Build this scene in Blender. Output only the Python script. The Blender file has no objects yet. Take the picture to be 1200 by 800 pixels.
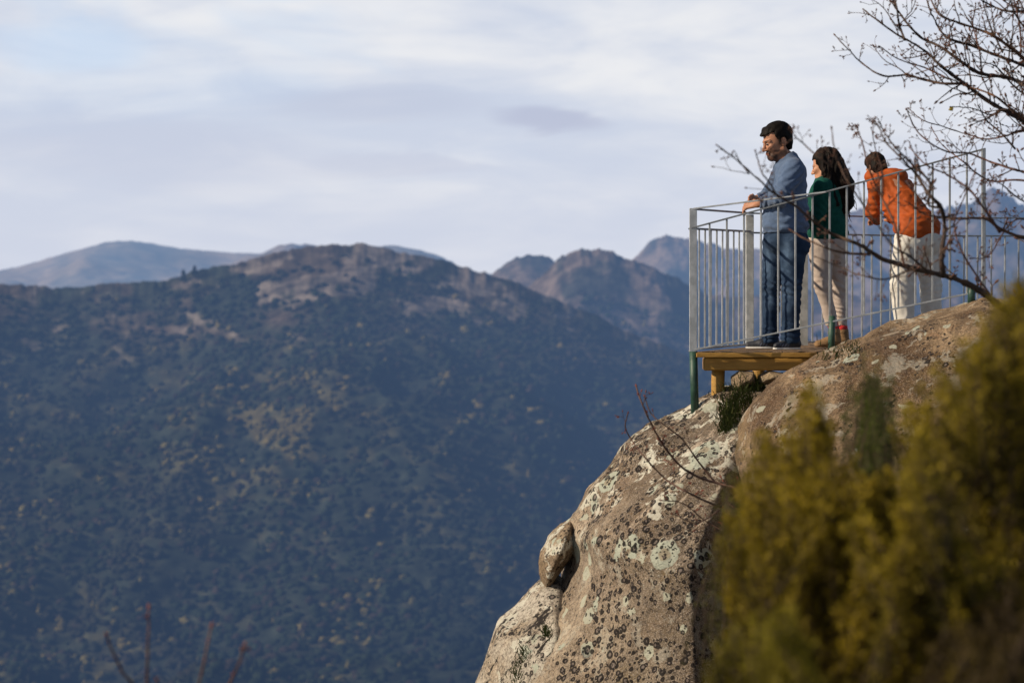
import bpy, math, random
import numpy as np
from mathutils import Vector
random.seed(7)
rng = np.random.default_rng(11)
SC = bpy.context.scene
COL = SC.collection

# ------------------------------------------------------------------ camera maths
FPX = 2833.0                      # focal length in pixels of a 1200 px wide frame
PITCH = math.atan(80 / FPX)
CP, SP = math.cos(PITCH), math.sin(PITCH)

def P(px, py, d):
    """world point seen at photo position (px, py), d metres north of the camera"""
    px = np.asarray(px, float); py = np.asarray(py, float); d = np.asarray(d, float)
    xc = (px - 600) / FPX; yc = (400 - py) / FPX
    dy = CP + yc * SP; dz = -SP + yc * CP
    s = d / dy
    return np.stack(np.broadcast_arrays(xc * s, d, dz * s), -1)

# ------------------------------------------------------------------ noise
def _hash(ix, iy, iz, seed):
    h = (ix.astype(np.uint32) * np.uint32(374761393) + iy.astype(np.uint32) * np.uint32(668265263)
         + iz.astype(np.uint32) * np.uint32(2147483647) + np.uint32(seed * 974711 + 12345))
    h = (h ^ (h >> np.uint32(13))) * np.uint32(1274126177)
    h = (h ^ (h >> np.uint32(16))) * np.uint32(2246822519)
    return ((h ^ (h >> np.uint32(15))) & np.uint32(0xffff)).astype(np.float32) / 32767.5 - 1.0

def vnoise(p, seed=0):
    p = np.asarray(p, np.float32)
    i = np.floor(p).astype(np.int64); f = p - i
    f = f * f * f * (f * (f * 6 - 15) + 10)
    out = 0
    for dx in (0, 1):
        wx = f[..., 0] if dx else 1 - f[..., 0]
        for dy in (0, 1):
            wy = f[..., 1] if dy else 1 - f[..., 1]
            for dz in (0, 1):
                wz = f[..., 2] if dz else 1 - f[..., 2]
                out = out + wx * wy * wz * _hash(i[..., 0] + dx, i[..., 1] + dy, i[..., 2] + dz, seed)
    return out

def fbm(p, octv=4, seed=0, gain=.5):
    a, s, t = 1.0, 0, 0; q = np.asarray(p, np.float32)
    for o in range(octv):
        s = s + a * vnoise(q, seed + o); t += a; a *= gain; q = q * 2.03 + 17.3
    return s / t * 1.6

def sstep(a, b, x):
    t = np.clip((x - a) / (b - a), 0, 1); return t * t * (3 - 2 * t)

# ------------------------------------------------------------------ mesh helpers
def mesh_obj(name, V, F, mat, parent=None, smooth=True, colors=None):
    """V (n,3); F list of (m,k) index arrays or lists"""
    me = bpy.data.meshes.new(name)
    V = np.asarray(V, np.float32).reshape(-1, 3)
    groups = [np.asarray(f, np.int32) for f in (F if isinstance(F, list) else [F]) if len(f)]
    loops = np.concatenate([g.ravel() for g in groups])
    sizes = np.concatenate([np.full(len(g), g.shape[1], np.int32) for g in groups])
    starts = np.concatenate([[0], np.cumsum(sizes)[:-1]]).astype(np.int32)
    me.vertices.add(len(V)); me.vertices.foreach_set('co', V.ravel())
    me.loops.add(len(loops)); me.loops.foreach_set('vertex_index', loops.astype(np.int32))
    me.polygons.add(len(sizes)); me.polygons.foreach_set('loop_start', starts)
    me.update(calc_edges=True)
    me.polygons.foreach_set('use_smooth', np.full(len(sizes), bool(smooth)))
    if colors is not None:
        c = np.ones((len(V), 4), np.float32); c[:, :3] = colors
        at = me.color_attributes.new('Col', 'FLOAT_COLOR', 'POINT'); at.data.foreach_set('color', c.ravel())
    me.validate(); me.update()
    me.materials.append(mat)
    o = bpy.data.objects.new(name, me); COL.objects.link(o)
    if parent is not None: o.parent = parent
    return o

def empty(name, loc=(0, 0, 0)):
    o = bpy.data.objects.new(name, None); COL.objects.link(o); o.empty_display_size = .1
    o['root_at'] = [float(v) for v in loc]
    return o

def tag(o, label=None, cat=None, group=None, kind=None):
    if label: o['label'] = label
    if cat: o['category'] = cat
    if group: o['group'] = group
    if kind: o['kind'] = kind
    return o

class MB:
    """collects tubes and boxes into one mesh"""
    def __init__(s): s.V = []; s.Q = []; s.T = []; s.n = 0; s.C = []
    def add(s, V, Q=None, T=None, col=None):
        V = np.asarray(V, float).reshape(-1, 3)
        if Q is not None and len(Q): s.Q.append(np.asarray(Q) + s.n)
        if T is not None and len(T): s.T.append(np.asarray(T) + s.n)
        s.V.append(V); s.n += len(V)
        c = np.ones((len(V), 3)); 
        if col is not None: c = np.broadcast_to(np.asarray(col, float), (len(V), 3))
        s.C.append(c)
    def tube(s, pts, rad, sides=6, col=None):
        pts = np.asarray(pts, float); n = len(pts)
        rad = np.broadcast_to(np.asarray(rad, float), (n,))
        tan = np.gradient(pts, axis=0); tan /= np.linalg.norm(tan, axis=1)[:, None] + 1e-12
        ref = np.array([0, 0, 1.0]) if abs(tan[0, 2]) < .9 else np.array([0, 1.0, 0])
        nrm = np.cross(tan[0], ref); nrm /= np.linalg.norm(nrm)
        ang = np.arange(sides) / sides * 2 * math.pi
        V = []
        for i in range(n):
            nrm = nrm - tan[i] * np.dot(nrm, tan[i]); nrm /= np.linalg.norm(nrm) + 1e-12
            bi = np.cross(tan[i], nrm)
            V.append(pts[i] + rad[i] * (np.cos(ang)[:, None] * nrm + np.sin(ang)[:, None] * bi))
        V = np.concatenate(V + [pts[:1], pts[-1:]])
        Q = []; T = []
        for i in range(n - 1):
            for k in range(sides):
                k2 = (k + 1) % sides
                Q.append((i * sides + k, i * sides + k2, (i + 1) * sides + k2, (i + 1) * sides + k))
        for k in range(sides):
            k2 = (k + 1) % sides
            T.append((n * sides, k2, k)); T.append((n * sides + 1, (n - 1) * sides + k, (n - 1) * sides + k2))
        s.add(V, Q, T, col)
    def box(s, o, ax, ay, az, col=None, bev=0.0):
        """box with corner o and three edge vectors, edges slightly bevelled"""
        o, ax, ay, az = (np.asarray(v, float) for v in (o, ax, ay, az))
        c = o + (ax + ay + az) / 2
        L = [np.linalg.norm(v) for v in (ax, ay, az)]
        U = [v / l for v, l in zip((ax, ay, az), L)]
        b = min(bev if bev else min(L) * .12, min(L) * .4)
        V = []; idx = {}
        for sx in (-1, 1):
            for sy in (-1, 1):
                for sz in (-1, 1):
                    for k in range(3):
                        sg = (sx, sy, sz); h = [L[j] / 2 - (0 if j == k else b) for j in range(3)]
                        idx[(sx, sy, sz, k)] = len(V)
                        V.append(c + sum(U[j] * sg[j] * h[j] for j in range(3)))
        Q = []; T = []
        for k in range(3):
            a, b2 = [(1, 2), (2, 0), (0, 1)][k]
            for s_ in (-1, 1):
                q = []
                for (p, q2) in ((-1, -1), (1, -1), (1, 1), (-1, 1)):
                    sg = [0, 0, 0]; sg[k] = s_; sg[a] = p; sg[b2] = q2; q.append(idx[(*sg, k)])
                Q.append(q if s_ > 0 else q[::-1])
        for k in range(3):
            a, b2 = [(1, 2), (2, 0), (0, 1)][k]
            for p in (-1, 1):
                for q2 in (-1, 1):
                    lo = [0, 0, 0]; hi = [0, 0, 0]; lo[k] = -1; hi[k] = 1
                    for v in (lo, hi): v[a] = p; v[b2] = q2
                    f = [idx[(*lo, a)], idx[(*hi, a)], idx[(*hi, b2)], idx[(*lo, b2)]]
                    Q.append(f if p * q2 < 0 else f[::-1])
        for sx in (-1, 1):
            for sy in (-1, 1):
                for sz in (-1, 1):
                    t = [idx[(sx, sy, sz, k)] for k in range(3)]
                    T.append(t if sx * sy * sz > 0 else t[::-1])
        s.add(V, Q, T, col)
    def build(s, name, mat, parent=None, smooth=True, colors=True):
        F = []
        if s.Q: F.append(np.concatenate(s.Q))
        if s.T: F.append(np.concatenate(s.T))
        return mesh_obj(name, np.concatenate(s.V), F, mat, parent, smooth, np.concatenate(s.C) if colors else None)

# ------------------------------------------------------------------ signed-distance modelling
def surface_nets(Fv, lo, h):
    nx, ny, nz = Fv.shape
    ins = Fv < 0
    cnt = np.zeros((nx - 1, ny - 1, nz - 1), np.int8)
    offs = [(a, b, c) for a in (0, 1) for b in (0, 1) for c in (0, 1)]
    for a, b, c in offs: cnt += ins[a:nx - 1 + a, b:ny - 1 + b, c:nz - 1 + c]
    act = (cnt > 0) & (cnt < 8)
    cells = np.argwhere(act)
    vid = np.full(act.shape, -1, np.int32); vid[act] = np.arange(len(cells))
    acc = np.zeros((len(cells), 3)); num = np.zeros(len(cells))
    vals = {o: Fv[cells[:, 0] + o[0], cells[:, 1] + o[1], cells[:, 2] + o[2]] for o in offs}
    for ax in range(3):
        for o in offs:
            if o[ax]: continue
            o2 = list(o); o2[ax] = 1; o2 = tuple(o2)
            a, b = vals[o], vals[o2]
            m = (a < 0) != (b < 0)
            t = np.where(m, a / np.where(m, a - b, 1), 0)
            p = np.tile(np.array(o, float), (len(cells), 1)); p[:, ax] = t
            acc[m] += p[m]; num[m] += 1
    V = (cells + acc / num[:, None]) * h + lo
    quads = []
    for ax in range(3):
        u, v = [(1, 2), (2, 0), (0, 1)][ax]
        sl0 = [slice(1, -1)] * 3; sl1 = [slice(1, -1)] * 3
        sl0[ax] = slice(0, Fv.shape[ax] - 1); sl1[ax] = slice(1, Fv.shape[ax])
        a = ins[tuple(sl0)]; b = ins[tuple(sl1)]
        for flip, m in ((False, a & ~b), (True, ~a & b)):
            e = np.argwhere(m)
            for k in range(3):
                if k != ax: e[:, k] += 1
            if not len(e): continue
            def c(du, dv):
                q = e.copy(); q[:, u] += du; q[:, v] += dv; return vid[q[:, 0], q[:, 1], q[:, 2]]
            q = np.stack([c(-1, -1), c(0, -1), c(0, 0), c(-1, 0)], 1)
            quads.append(q[:, ::-1] if flip else q)
    q = np.concatenate(quads); q = q[(q >= 0).all(1)]
    return V, q

class Vol:
    def __init__(s, lo, hi, h):
        s.lo = np.asarray(lo, float); s.h = h
        n = np.ceil((np.asarray(hi) - s.lo) / h).astype(int) + 1
        s.ax = [s.lo[k] + h * np.arange(n[k]) for k in range(3)]
        s.F = np.full(n, .07, np.float32)
    def _box(s, lo, hi, m=.07):
        r = []
        for k in range(3):
            a = int(np.clip(np.floor((lo[k] - m - s.lo[k]) / s.h), 0, len(s.ax[k])))
            b = int(np.clip(np.ceil((hi[k] + m - s.lo[k]) / s.h) + 1, 0, len(s.ax[k])))
            r.append(slice(a, b))
        g = np.stack(np.meshgrid(*[s.ax[k][r[k]] for k in range(3)], indexing='ij'), -1).astype(np.float32)
        return tuple(r), g
    def _put(s, r, d, k, sub):
        f = s.F[r]
        if sub:
            d = -d; hh = np.clip(.5 - .5 * (d - f) / k, 0, 1)
            s.F[r] = f * (1 - hh) + d * hh + k * hh * (1 - hh) if False else np.maximum(f, d) + np.maximum(k - abs(f - d), 0) ** 2 / (4 * k)
        else:
            s.F[r] = np.minimum(f, d) - np.maximum(k - abs(f - d), 0) ** 2 / (4 * k)
    def rc(s, a, b, ra, rb, k=.02, sub=False):
        a = np.asarray(a, float); b = np.asarray(b, float); R = max(ra, rb)
        r, g = s._box(np.minimum(a, b) - R, np.maximum(a, b) + R)
        ab = b - a
        t = np.clip(((g - a) @ ab) / max(ab @ ab, 1e-9), 0, 1)
        d = np.linalg.norm(g - a - t[..., None] * ab, axis=-1) - (ra + (rb - ra) * t)
        s._put(r, d, k, sub); return s
    def ell(s, c, rad, R=None, k=.02, sub=False):
        c = np.asarray(c, float); rad = np.asarray(rad, float); m = rad.max() if R is not None else rad
        r, g = s._box(c - m, c + m)
        q = g - c
        if R is not None: q = q @ R          # columns of R are the local axes
        k0 = np.linalg.norm(q / rad, axis=-1); k1 = np.linalg.norm(q / rad ** 2, axis=-1)
        d = k0 * (k0 - 1) / (k1 + 1e-6)
        s._put(r, d, k, sub); return s
    def warp(s, fn, band=.045):
        m = np.abs(s.F) < band
        idx = np.argwhere(m)
        p = s.lo + idx * s.h
        s.F[m] += fn(p).astype(np.float32); return s
    def clip(s, fn):
        """keep only where fn(points) < 0"""
        m = s.F < .05
        idx = np.argwhere(m); p = s.lo + idx * s.h
        s.F[m] = np.maximum(s.F[m], fn(p)); return s
    def mesh(s):
        F = s.F.copy()
        for k in range(3):
            sl = [slice(None)] * 3; sl[k] = 0; F[tuple(sl)] = np.maximum(F[tuple(sl)], 1e-4)
            sl[k] = -1; F[tuple(sl)] = np.maximum(F[tuple(sl)], 1e-4)
        return surface_nets(F, s.lo, s.h)

# ------------------------------------------------------------------ materials
def newmat(name):
    m = bpy.data.materials.new(name); m.use_nodes = True
    nt = m.node_tree; nt.nodes.clear()
    return m, nt, nt.nodes, nt.links

def N(nt, typ, **kw):
    n = nt.nodes.new(typ)
    for k, v in kw.items():
        if k.startswith('i_'):
            key = k[2:]; key = int(key) if key.isdigit() else key
            n.inputs[key].default_value = v
        else: setattr(n, k, v)
    return n

def mixc(nt, fac, a, b, blend='MIX'):
    n = nt.nodes.new('ShaderNodeMix'); n.data_type = 'RGBA'; n.blend_type = blend
    for sock, v in ((n.inputs[0], fac), (n.inputs[6], a), (n.inputs[7], b)):
        if hasattr(v, 'is_linked') or hasattr(v, 'links'): nt.links.new(v, sock)
        elif isinstance(v, (int, float)): sock.default_value = v
        else: sock.default_value = (*v, 1) if len(v) == 3 else v
    return n.outputs[2]

def mth(nt, op, a, b=None, clamp=False):
    n = nt.nodes.new('ShaderNodeMath'); n.operation = op; n.use_clamp = clamp
    for sock, v in zip(n.inputs, (a, b)):
        if v is None: continue
        if hasattr(v, 'links'): nt.links.new(v, sock)
        else: sock.default_value = v
    return n.outputs[0]

def ramp(nt, x, lo, hi):
    n = nt.nodes.new('ShaderNodeMapRange'); n.interpolation_type = 'SMOOTHSTEP'
    nt.links.new(x, n.inputs[0]); n.inputs[1].default_value = lo; n.inputs[2].default_value = hi
    return n.outputs[0]

def noise_fac(nt, vec, scale, detail=4, rough=.55, dist=0):
    n = N(nt, 'ShaderNodeTexNoise', i_Scale=scale, i_Detail=detail, i_Roughness=rough, i_Distortion=dist)
    nt.links.new(vec, n.inputs['Vector']); return n.outputs['Fac']

def simple(name, c1, c2, scale=20, rough=.7, bump=.0, bscale=80, metal=0, vcol=False, trans=0, spec=.5, stretch=None, sheen=0, bdist=.01):
    m, nt, nd, lk = newmat(name)
    out = N(nt, 'ShaderNodeOutputMaterial'); b = N(nt, 'ShaderNodeBsdfPrincipled')
    tc = N(nt, 'ShaderNodeTexCoord').outputs['Object']
    if stretch:
        mp = N(nt, 'ShaderNodeMapping'); mp.inputs['Scale'].default_value = stretch; lk.new(tc, mp.inputs[0]); tc = mp.outputs[0]
    f = ramp(nt, noise_fac(nt, tc, scale), .3, .7)
    c = mixc(nt, f, c1, c2)
    if vcol:
        a = N(nt, 'ShaderNodeAttribute', attribute_name='Col'); c = mixc(nt, 1.0, c, a.outputs['Color'], 'MULTIPLY')
    lk.new(c, b.inputs['Base Color'])
    b.inputs['Roughness'].default_value = rough; b.inputs['Metallic'].default_value = metal
    b.inputs['Specular IOR Level'].default_value = spec
    if sheen: b.inputs['Sheen Weight'].default_value = sheen
    if bump:
        bp = N(nt, 'ShaderNodeBump', i_Strength=bump, i_Distance=bdist)
        lk.new(noise_fac(nt, tc, bscale, 5), bp.inputs['Height']); lk.new(bp.outputs[0], b.inputs['Normal'])
    sh = b.outputs[0]
    if trans:
        t = N(nt, 'ShaderNodeBsdfTranslucent'); lk.new(c, t.inputs['Color'])
        mx = N(nt, 'ShaderNodeMixShader', i_0=trans); lk.new(sh, mx.inputs[1]); lk.new(t.outputs[0], mx.inputs[2]); sh = mx.outputs[0]
    lk.new(sh, out.inputs[0])
    return m

def hazy(name, grain=.02, contrast=.5, leafy=False):
    """land surface seen through kilometres of air: vertex colour, dimmed, plus the blue airlight of its distance from the valley rim"""
    m, nt, nd, lk = newmat(name)
    out = N(nt, 'ShaderNodeOutputMaterial'); b = N(nt, 'ShaderNodeBsdfDiffuse')
    geo = N(nt, 'ShaderNodeNewGeometry'); pos = geo.outputs['Position']
    a = N(nt, 'ShaderNodeAttribute', attribute_name='Col').outputs['Color']
    f = ramp(nt, noise_fac(nt, pos, grain, 6, .62), .3, .7)
    c = mixc(nt, 1.0, a, mixc(nt, f, (1 - contrast,) * 3, (1 + contrast,) * 3), 'MULTIPLY')
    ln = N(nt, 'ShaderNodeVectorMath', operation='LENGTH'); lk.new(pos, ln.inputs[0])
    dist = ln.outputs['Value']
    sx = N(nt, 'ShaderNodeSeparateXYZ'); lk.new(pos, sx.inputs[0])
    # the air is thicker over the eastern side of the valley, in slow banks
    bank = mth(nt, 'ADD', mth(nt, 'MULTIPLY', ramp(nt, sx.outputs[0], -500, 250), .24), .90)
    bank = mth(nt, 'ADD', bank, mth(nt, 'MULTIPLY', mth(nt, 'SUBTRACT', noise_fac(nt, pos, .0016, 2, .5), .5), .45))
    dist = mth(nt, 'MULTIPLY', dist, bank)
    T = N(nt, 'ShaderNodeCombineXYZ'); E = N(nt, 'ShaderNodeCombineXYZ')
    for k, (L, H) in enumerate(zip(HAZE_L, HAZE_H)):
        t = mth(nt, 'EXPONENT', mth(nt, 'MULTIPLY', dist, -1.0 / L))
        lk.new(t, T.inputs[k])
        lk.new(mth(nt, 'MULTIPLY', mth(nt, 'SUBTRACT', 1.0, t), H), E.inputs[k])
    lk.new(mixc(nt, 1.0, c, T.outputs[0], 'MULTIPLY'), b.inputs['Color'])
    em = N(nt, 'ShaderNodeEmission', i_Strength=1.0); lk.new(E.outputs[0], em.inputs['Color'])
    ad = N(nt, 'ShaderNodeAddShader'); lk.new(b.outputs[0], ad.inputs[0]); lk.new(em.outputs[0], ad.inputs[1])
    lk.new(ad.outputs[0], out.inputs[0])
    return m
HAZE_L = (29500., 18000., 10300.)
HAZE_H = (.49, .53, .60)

# ------------------------------------------------------------------ camera, sun, sky
cam = bpy.data.cameras.new('camera'); co = bpy.data.objects.new('camera', cam); COL.objects.link(co)
SC.camera = co
cam.sensor_width = 36; cam.lens = 36 * FPX / 1200
cam.clip_start = .1; cam.clip_end = 60000
co.rotation_euler = (math.pi / 2 - PITCH, 0, 0)
cam.dof.use_dof = True; cam.dof.focus_distance = 19.0; cam.dof.aperture_fstop = 2.8

SUN_AZ, SUN_EL = math.radians(257), math.radians(31)        # azimuth from north, clockwise: west-south-west, from the left of the camera
sl = bpy.data.lights.new('sun', 'SUN'); so = bpy.data.objects.new('sun', sl); COL.objects.link(so)
sl.energy = 5.0; sl.angle = math.radians(.6); sl.color = (1.0, .83, .62)
sd = Vector((math.sin(SUN_AZ) * math.cos(SUN_EL), math.cos(SUN_AZ) * math.cos(SUN_EL), math.sin(SUN_EL)))
so.rotation_euler = sd.to_track_quat('Z', 'Y').to_euler()

w = bpy.data.worlds.new('World'); SC.world = w; w.use_nodes = True
nt = w.node_tree; nt.nodes.clear()
out = N(nt, 'ShaderNodeOutputWorld')
sky = N(nt, 'ShaderNodeTexSky'); sky.sky_type = 'NISHITA'; sky.sun_disc = False
sky.sun_elevation = SUN_EL; sky.sun_rotation = SUN_AZ
bg1 = N(nt, 'ShaderNodeBackground', i_Strength=.06); nt.links.new(sky.outputs[0], bg1.inputs[0])
tc = N(nt, 'ShaderNodeTexCoord').outputs['Generated']
sep = N(nt, 'ShaderNodeSeparateXYZ'); nt.links.new(tc, sep.inputs[0])
mp = N(nt, 'ShaderNodeMapping'); mp.inputs['Scale'].default_value = (1, 1, 4.2); mp.inputs['Location'].default_value = (3.1, .4, 2.2)
mp.inputs['Rotation'].default_value = (0, math.radians(8), 0)
nt.links.new(tc, mp.inputs[0])
big = noise_fac(nt, mp.outputs[0], 5.5, 5, .5, .7)
fine = noise_fac(nt, mp.outputs[0], 15.0, 6, .55, .5)
mixn = mth(nt, 'ADD', mth(nt, 'MULTIPLY', big, .64), mth(nt, 'MULTIPLY', fine, .36))
shade = ramp(nt, mixn, .36, .64)
ccol = mixc(nt, shade, (.595, .655, .785), (.835, .845, .875))
# two thin darker cloud banks low in the north
dv = N(nt, 'ShaderNodeMath', operation='DIVIDE'); nt.links.new(sep.outputs['X'], dv.inputs[0]); nt.links.new(sep.outputs['Y'], dv.inputs[1])
dw = N(nt, 'ShaderNodeMath', operation='DIVIDE'); nt.links.new(sep.outputs['Z'], dw.inputs[0]); nt.links.new(sep.outputs['Y'], dw.inputs[1])
wob = mth(nt, 'MULTIPLY', mth(nt, 'SUBTRACT', fine, .5), .022)
def bank(u0, v0, su, sv, tilt, amt, col):
    global ccol
    u = mth(nt, 'SUBTRACT', dv.outputs[0], u0)
    v = mth(nt, 'ADD', mth(nt, 'SUBTRACT', dw.outputs[0], v0), mth(nt, 'ADD', wob, mth(nt, 'MULTIPLY', u, tilt)))
    q = mth(nt, 'ADD', mth(nt, 'POWER', mth(nt, 'DIVIDE', u, su), 2.0), mth(nt, 'POWER', mth(nt, 'DIVIDE', v, sv), 2.0))
    north = mth(nt, 'GREATER_THAN', sep.outputs['Y'], .2)
    m = mth(nt, 'MULTIPLY', mth(nt, 'MULTIPLY', ramp(nt, q, 1.6, .1), amt), north)
    ccol = mixc(nt, m, ccol, col)
bank(.016, .0615, .024, .0055, .12, .75, (.47, .51, .66))
bank(-.055, .070, .045, .008, .02, .4, (.50, .545, .69))
bank(-.045, .043, .040, .005, .02, .4, (.53, .565, .70))
bank(-.155, .050, .08, .016, .05, .35, (.53, .57, .71))
bank(-.185, .093, .035, .010, .05, .4, (.56, .72, .93))
bank(-.09, .122, .05, .008, .02, .6, (.56, .72, .93))
elev = sep.outputs['Z']
hz = ramp(nt, elev, .0, .075)
ccol = mixc(nt, hz, mixc(nt, .5, ccol, (.66, .685, .79)), ccol)
bg2 = N(nt, 'ShaderNodeBackground', i_Strength=1.0); nt.links.new(ccol, bg2.inputs[0])
# blue openings in the cloud, and a clearer, darker sky towards the zenith
mp2 = N(nt, 'ShaderNodeMapping'); mp2.inputs['Scale'].default_value = (1, 1, 3.4); mp2.inputs['Location'].default_value = (7.3, 1.9, 5.2)
nt.links.new(tc, mp2.inputs[0])
hole = ramp(nt, noise_fac(nt, mp2.outputs[0], 6.0, 4, .5, .6), .55, .72)
hole = mth(nt, 'MULTIPLY', hole, ramp(nt, elev, .03, .13))
blue = N(nt, 'ShaderNodeBackground', i_Strength=1.0); blue.inputs[0].default_value = (.50, .66, .88, 1)
m1 = N(nt, 'ShaderNodeMixShader'); nt.links.new(mth(nt, 'MULTIPLY', hole, .5), m1.inputs[0])
nt.links.new(bg2.outputs[0], m1.inputs[1]); nt.links.new(blue.outputs[0], m1.inputs[2])
cover = ramp(nt, elev, .12, .26)
m2 = N(nt, 'ShaderNodeMixShader'); nt.links.new(cover, m2.inputs[0])
nt.links.new(m1.outputs[0], m2.inputs[1]); nt.links.new(bg1.outputs[0], m2.inputs[2])
nt.links.new(m2.outputs[0], out.inputs[0])

SC.view_settings.view_transform = 'Standard'; SC.view_settings.look = 'None'; SC.view_settings.exposure = 0
SC.cycles.max_bounces = 6; SC.cycles.transparent_max_bounces = 6
SC.cycles.use_denoising = True

# ------------------------------------------------------------------ far land
def interp(pts, x):
    a = np.array(pts, float); return np.interp(x, a[:, 0], a[:, 1])

def smooth_line(pts, x, s=10):
    k = np.linspace(-2.5, 2.5, 11); wgt = np.exp(-k * k / 2); wgt /= wgt.sum()
    return sum(wi * interp(pts, x + ki * s) for wi, ki in zip(wgt, k))

class Land:
    def __init__(s, sky_pts, foot, ridge, py_foot, amp, rough, nx, nt_, pxr=(-700, 1900), seed=0, sm=10, back=.25, power=1.0, relief_scale=420.):
        px = np.linspace(*pxr, nx); t = np.concatenate([np.linspace(0, 1, nt_), 1 + np.linspace(0, back, nt_ // 6 + 2)[1:]])
        s.px, s.t = px, t
        PX, T = np.meshgrid(px, t, indexing='ij')
        s.PX, s.T = PX, T
        sk = smooth_line(sky_pts, px, sm)
        d = ridge * (0 + 1)  # ridge depth
        tz = T * (ridge - foot) / 26.0                        # so that crags do not run down the slope as stripes
        sh_ = lambda fx, fz, o, sd_: fbm(np.stack([PX * fx, tz * fz, 0 * PX + seed], -1), o, seed + sd_)
        crag = rough * (1.0 * sh_(.03, .10, 4, 5) + .55 * sh_(.16, .35, 3, 9) + .30 * sh_(.42, .9, 2, 13))
        tt = np.clip(T, 0, 1)
        Y = foot + (ridge - foot) * T
        PY = py_foot + (sk[:, None] - py_foot) * tt ** power + crag * tt ** 6
        W = P(PX, PY, Y)
        wx, wy = W[..., 0], W[..., 1]
        # spurs and gullies
        q = np.stack([wx / relief_scale, wy / (relief_scale * 2.2), 0 * wx + seed], -1)
        rd = 1 - np.abs(fbm(q, 4, seed + 20)) * 2
        q2 = np.stack([wx / 90., wy / 90., 0 * wx + seed], -1)
        sm_ = fbm(q2, 4, seed + 40)
        win = np.clip(tt / .15, 0, 1) * np.clip((1 - tt) / .22, 0, 1)
        z = W[..., 2] + (amp * rd + amp * .28 * sm_) * win
        z = z + (rough * .35 * ridge / FPX) * fbm(np.stack([wx / 22., wy / 22., 0 * wx], -1), 3, seed + 60) * np.clip((1.02 - tt) / .05, .15, 1)
        over = np.clip(T - 1, 0, 9)
        z = z - over * over * (ridge - foot) * 4 - over * (ridge - foot) * .25
        W[..., 2] = z
        s.W = W
    def build(s, name, mat, colfn):
        nx, n2 = s.PX.shape
        I = np.arange(nx * n2).reshape(nx, n2)
        Q = np.stack([I[:-1, :-1], I[1:, :-1], I[1:, 1:], I[:-1, 1:]], -1).reshape(-1, 4)
        # photo row each vertex shows at, used only to know how far up the slope it lies
        V = s.W.reshape(-1, 3)
        return tag(mesh_obj(name, V, Q, mat, None, True, colfn(s).reshape(-1, 3)), kind='structure')
    def sample(s, px, t):
        i = (px - s.px[0]) / (s.px[1] - s.px[0]); j = np.interp(t, s.t, np.arange(len(s.t)))
        i0 = np.clip(np.floor(i).astype(int), 0, len(s.px) - 2); j0 = np.clip(np.floor(j).astype(int), 0, len(s.t) - 2)
        fi, fj = (i - i0)[:, None], (j - j0)[:, None]
        W = s.W
        return (W[i0, j0] * (1 - fi) * (1 - fj) + W[i0 + 1, j0] * fi * (1 - fj) + W[i0, j0 + 1] * (1 - fi) * fj + W[i0 + 1, j0 + 1] * fi * fj)

def lerp(a, b, f): return np.asarray(a) * (1 - f[..., None]) + np.asarray(b) * f[..., None]

def row_of(W):
    """how high on the slope, as a photo row"""
    x, y, z = W[..., 0], W[..., 1], W[..., 2]
    fz = y * CP - z * SP; uz = y * SP + z * CP
    return 400 - FPX * uz / fz, 600 + FPX * x / fz

def cover_maps(W, seed=0):
    """forest / rock / heath fractions of the main slopes"""
    py, px = row_of(W)
    q = np.stack([px / 95., py / 60., 0 * px + seed], -1)
    n = fbm(q, 4, 300 + seed); n2 = fbm(q * 2.7 + 9, 4, 320 + seed); n3 = fbm(q * 7 + 3, 3, 340 + seed)
    up = sstep(420, 300, py)
    rock = sstep(.12, .45, n2 * .7 + n3 * .35 + up * .55 * sstep(200, 330, px) - .28)
    rock = np.maximum(rock, 1.15 * np.exp(-((px - 575) / 80) ** 2 - ((py - 345) / 26) ** 2) * sstep(-.35, .2, n3 + n2 * .5))
    rock = np.maximum(rock, .9 * np.exp(-((px - 790) / 80) ** 2 - ((py - 405) / 28) ** 2) * sstep(-.2, .3, n3))
    heath = np.exp(-((px - 190) / 105) ** 2 - ((py - 386 - .08 * (px - 190)) / 10) ** 2) * sstep(-.5, .1, n3 + .5 * n2)
    heath = np.maximum(heath, .9 * np.exp(-((px - 330) / 30) ** 2 - ((py - 372) / 12) ** 2))
    heath = np.maximum(heath, .8 * sstep(.2, .55, n - .25 * n3) * sstep(470, 330, py))
    gold = np.exp(-((px - 320) / 110) ** 2 - ((py - 500) / 55) ** 2) * sstep(-.25, .35, n2 + .4 * n3)
    gold = np.maximum(gold, .9 * np.exp(-((px - 575) / 40) ** 2 - ((py - 355) / 18) ** 2) * sstep(-.3, .3, n3))
    gold = np.maximum(gold, .35 * sstep(.25, .6, n2 * .8 + n3 * .5) * sstep(340, 420, py))
    return rock, heath, gold, n, n2, n3

def col_main(s):
    W = s.W
    rock, heath, gold, n, n2, n3 = cover_maps(W)
    py, px = row_of(W)
    c = lerp((.018, .023, .018), (.028, .031, .022), sstep(-.5, .5, n2))
    c = lerp(c, (.064, .051, .044), np.clip(heath, 0, 1))
    c = lerp(c, (.080, .068, .028), np.clip(gold, 0, 1) * .65)
    c = lerp(c, (.115, .102, .098), np.clip(rock, 0, 1) * sstep(470, 350, py) * .85)
    return c * (1 + .3 * n3)[..., None]

def col_rocky(s):
    W = s.W; py, px = row_of(W)
    q = np.stack([px / 60., py / 50., 0 * px], -1)
    n2 = fbm(q * 1.5, 5, 420, .6); n3 = fbm(np.stack([px / 9., py / 22., 0 * px], -1), 4, 440, .6)
    c = lerp((.026, .028, .027), (.105, .088, .086), sstep(-.35, .55, n2 + .55 * n3 + .5 * sstep(400, 300, py) - .25))
    return c

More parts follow.
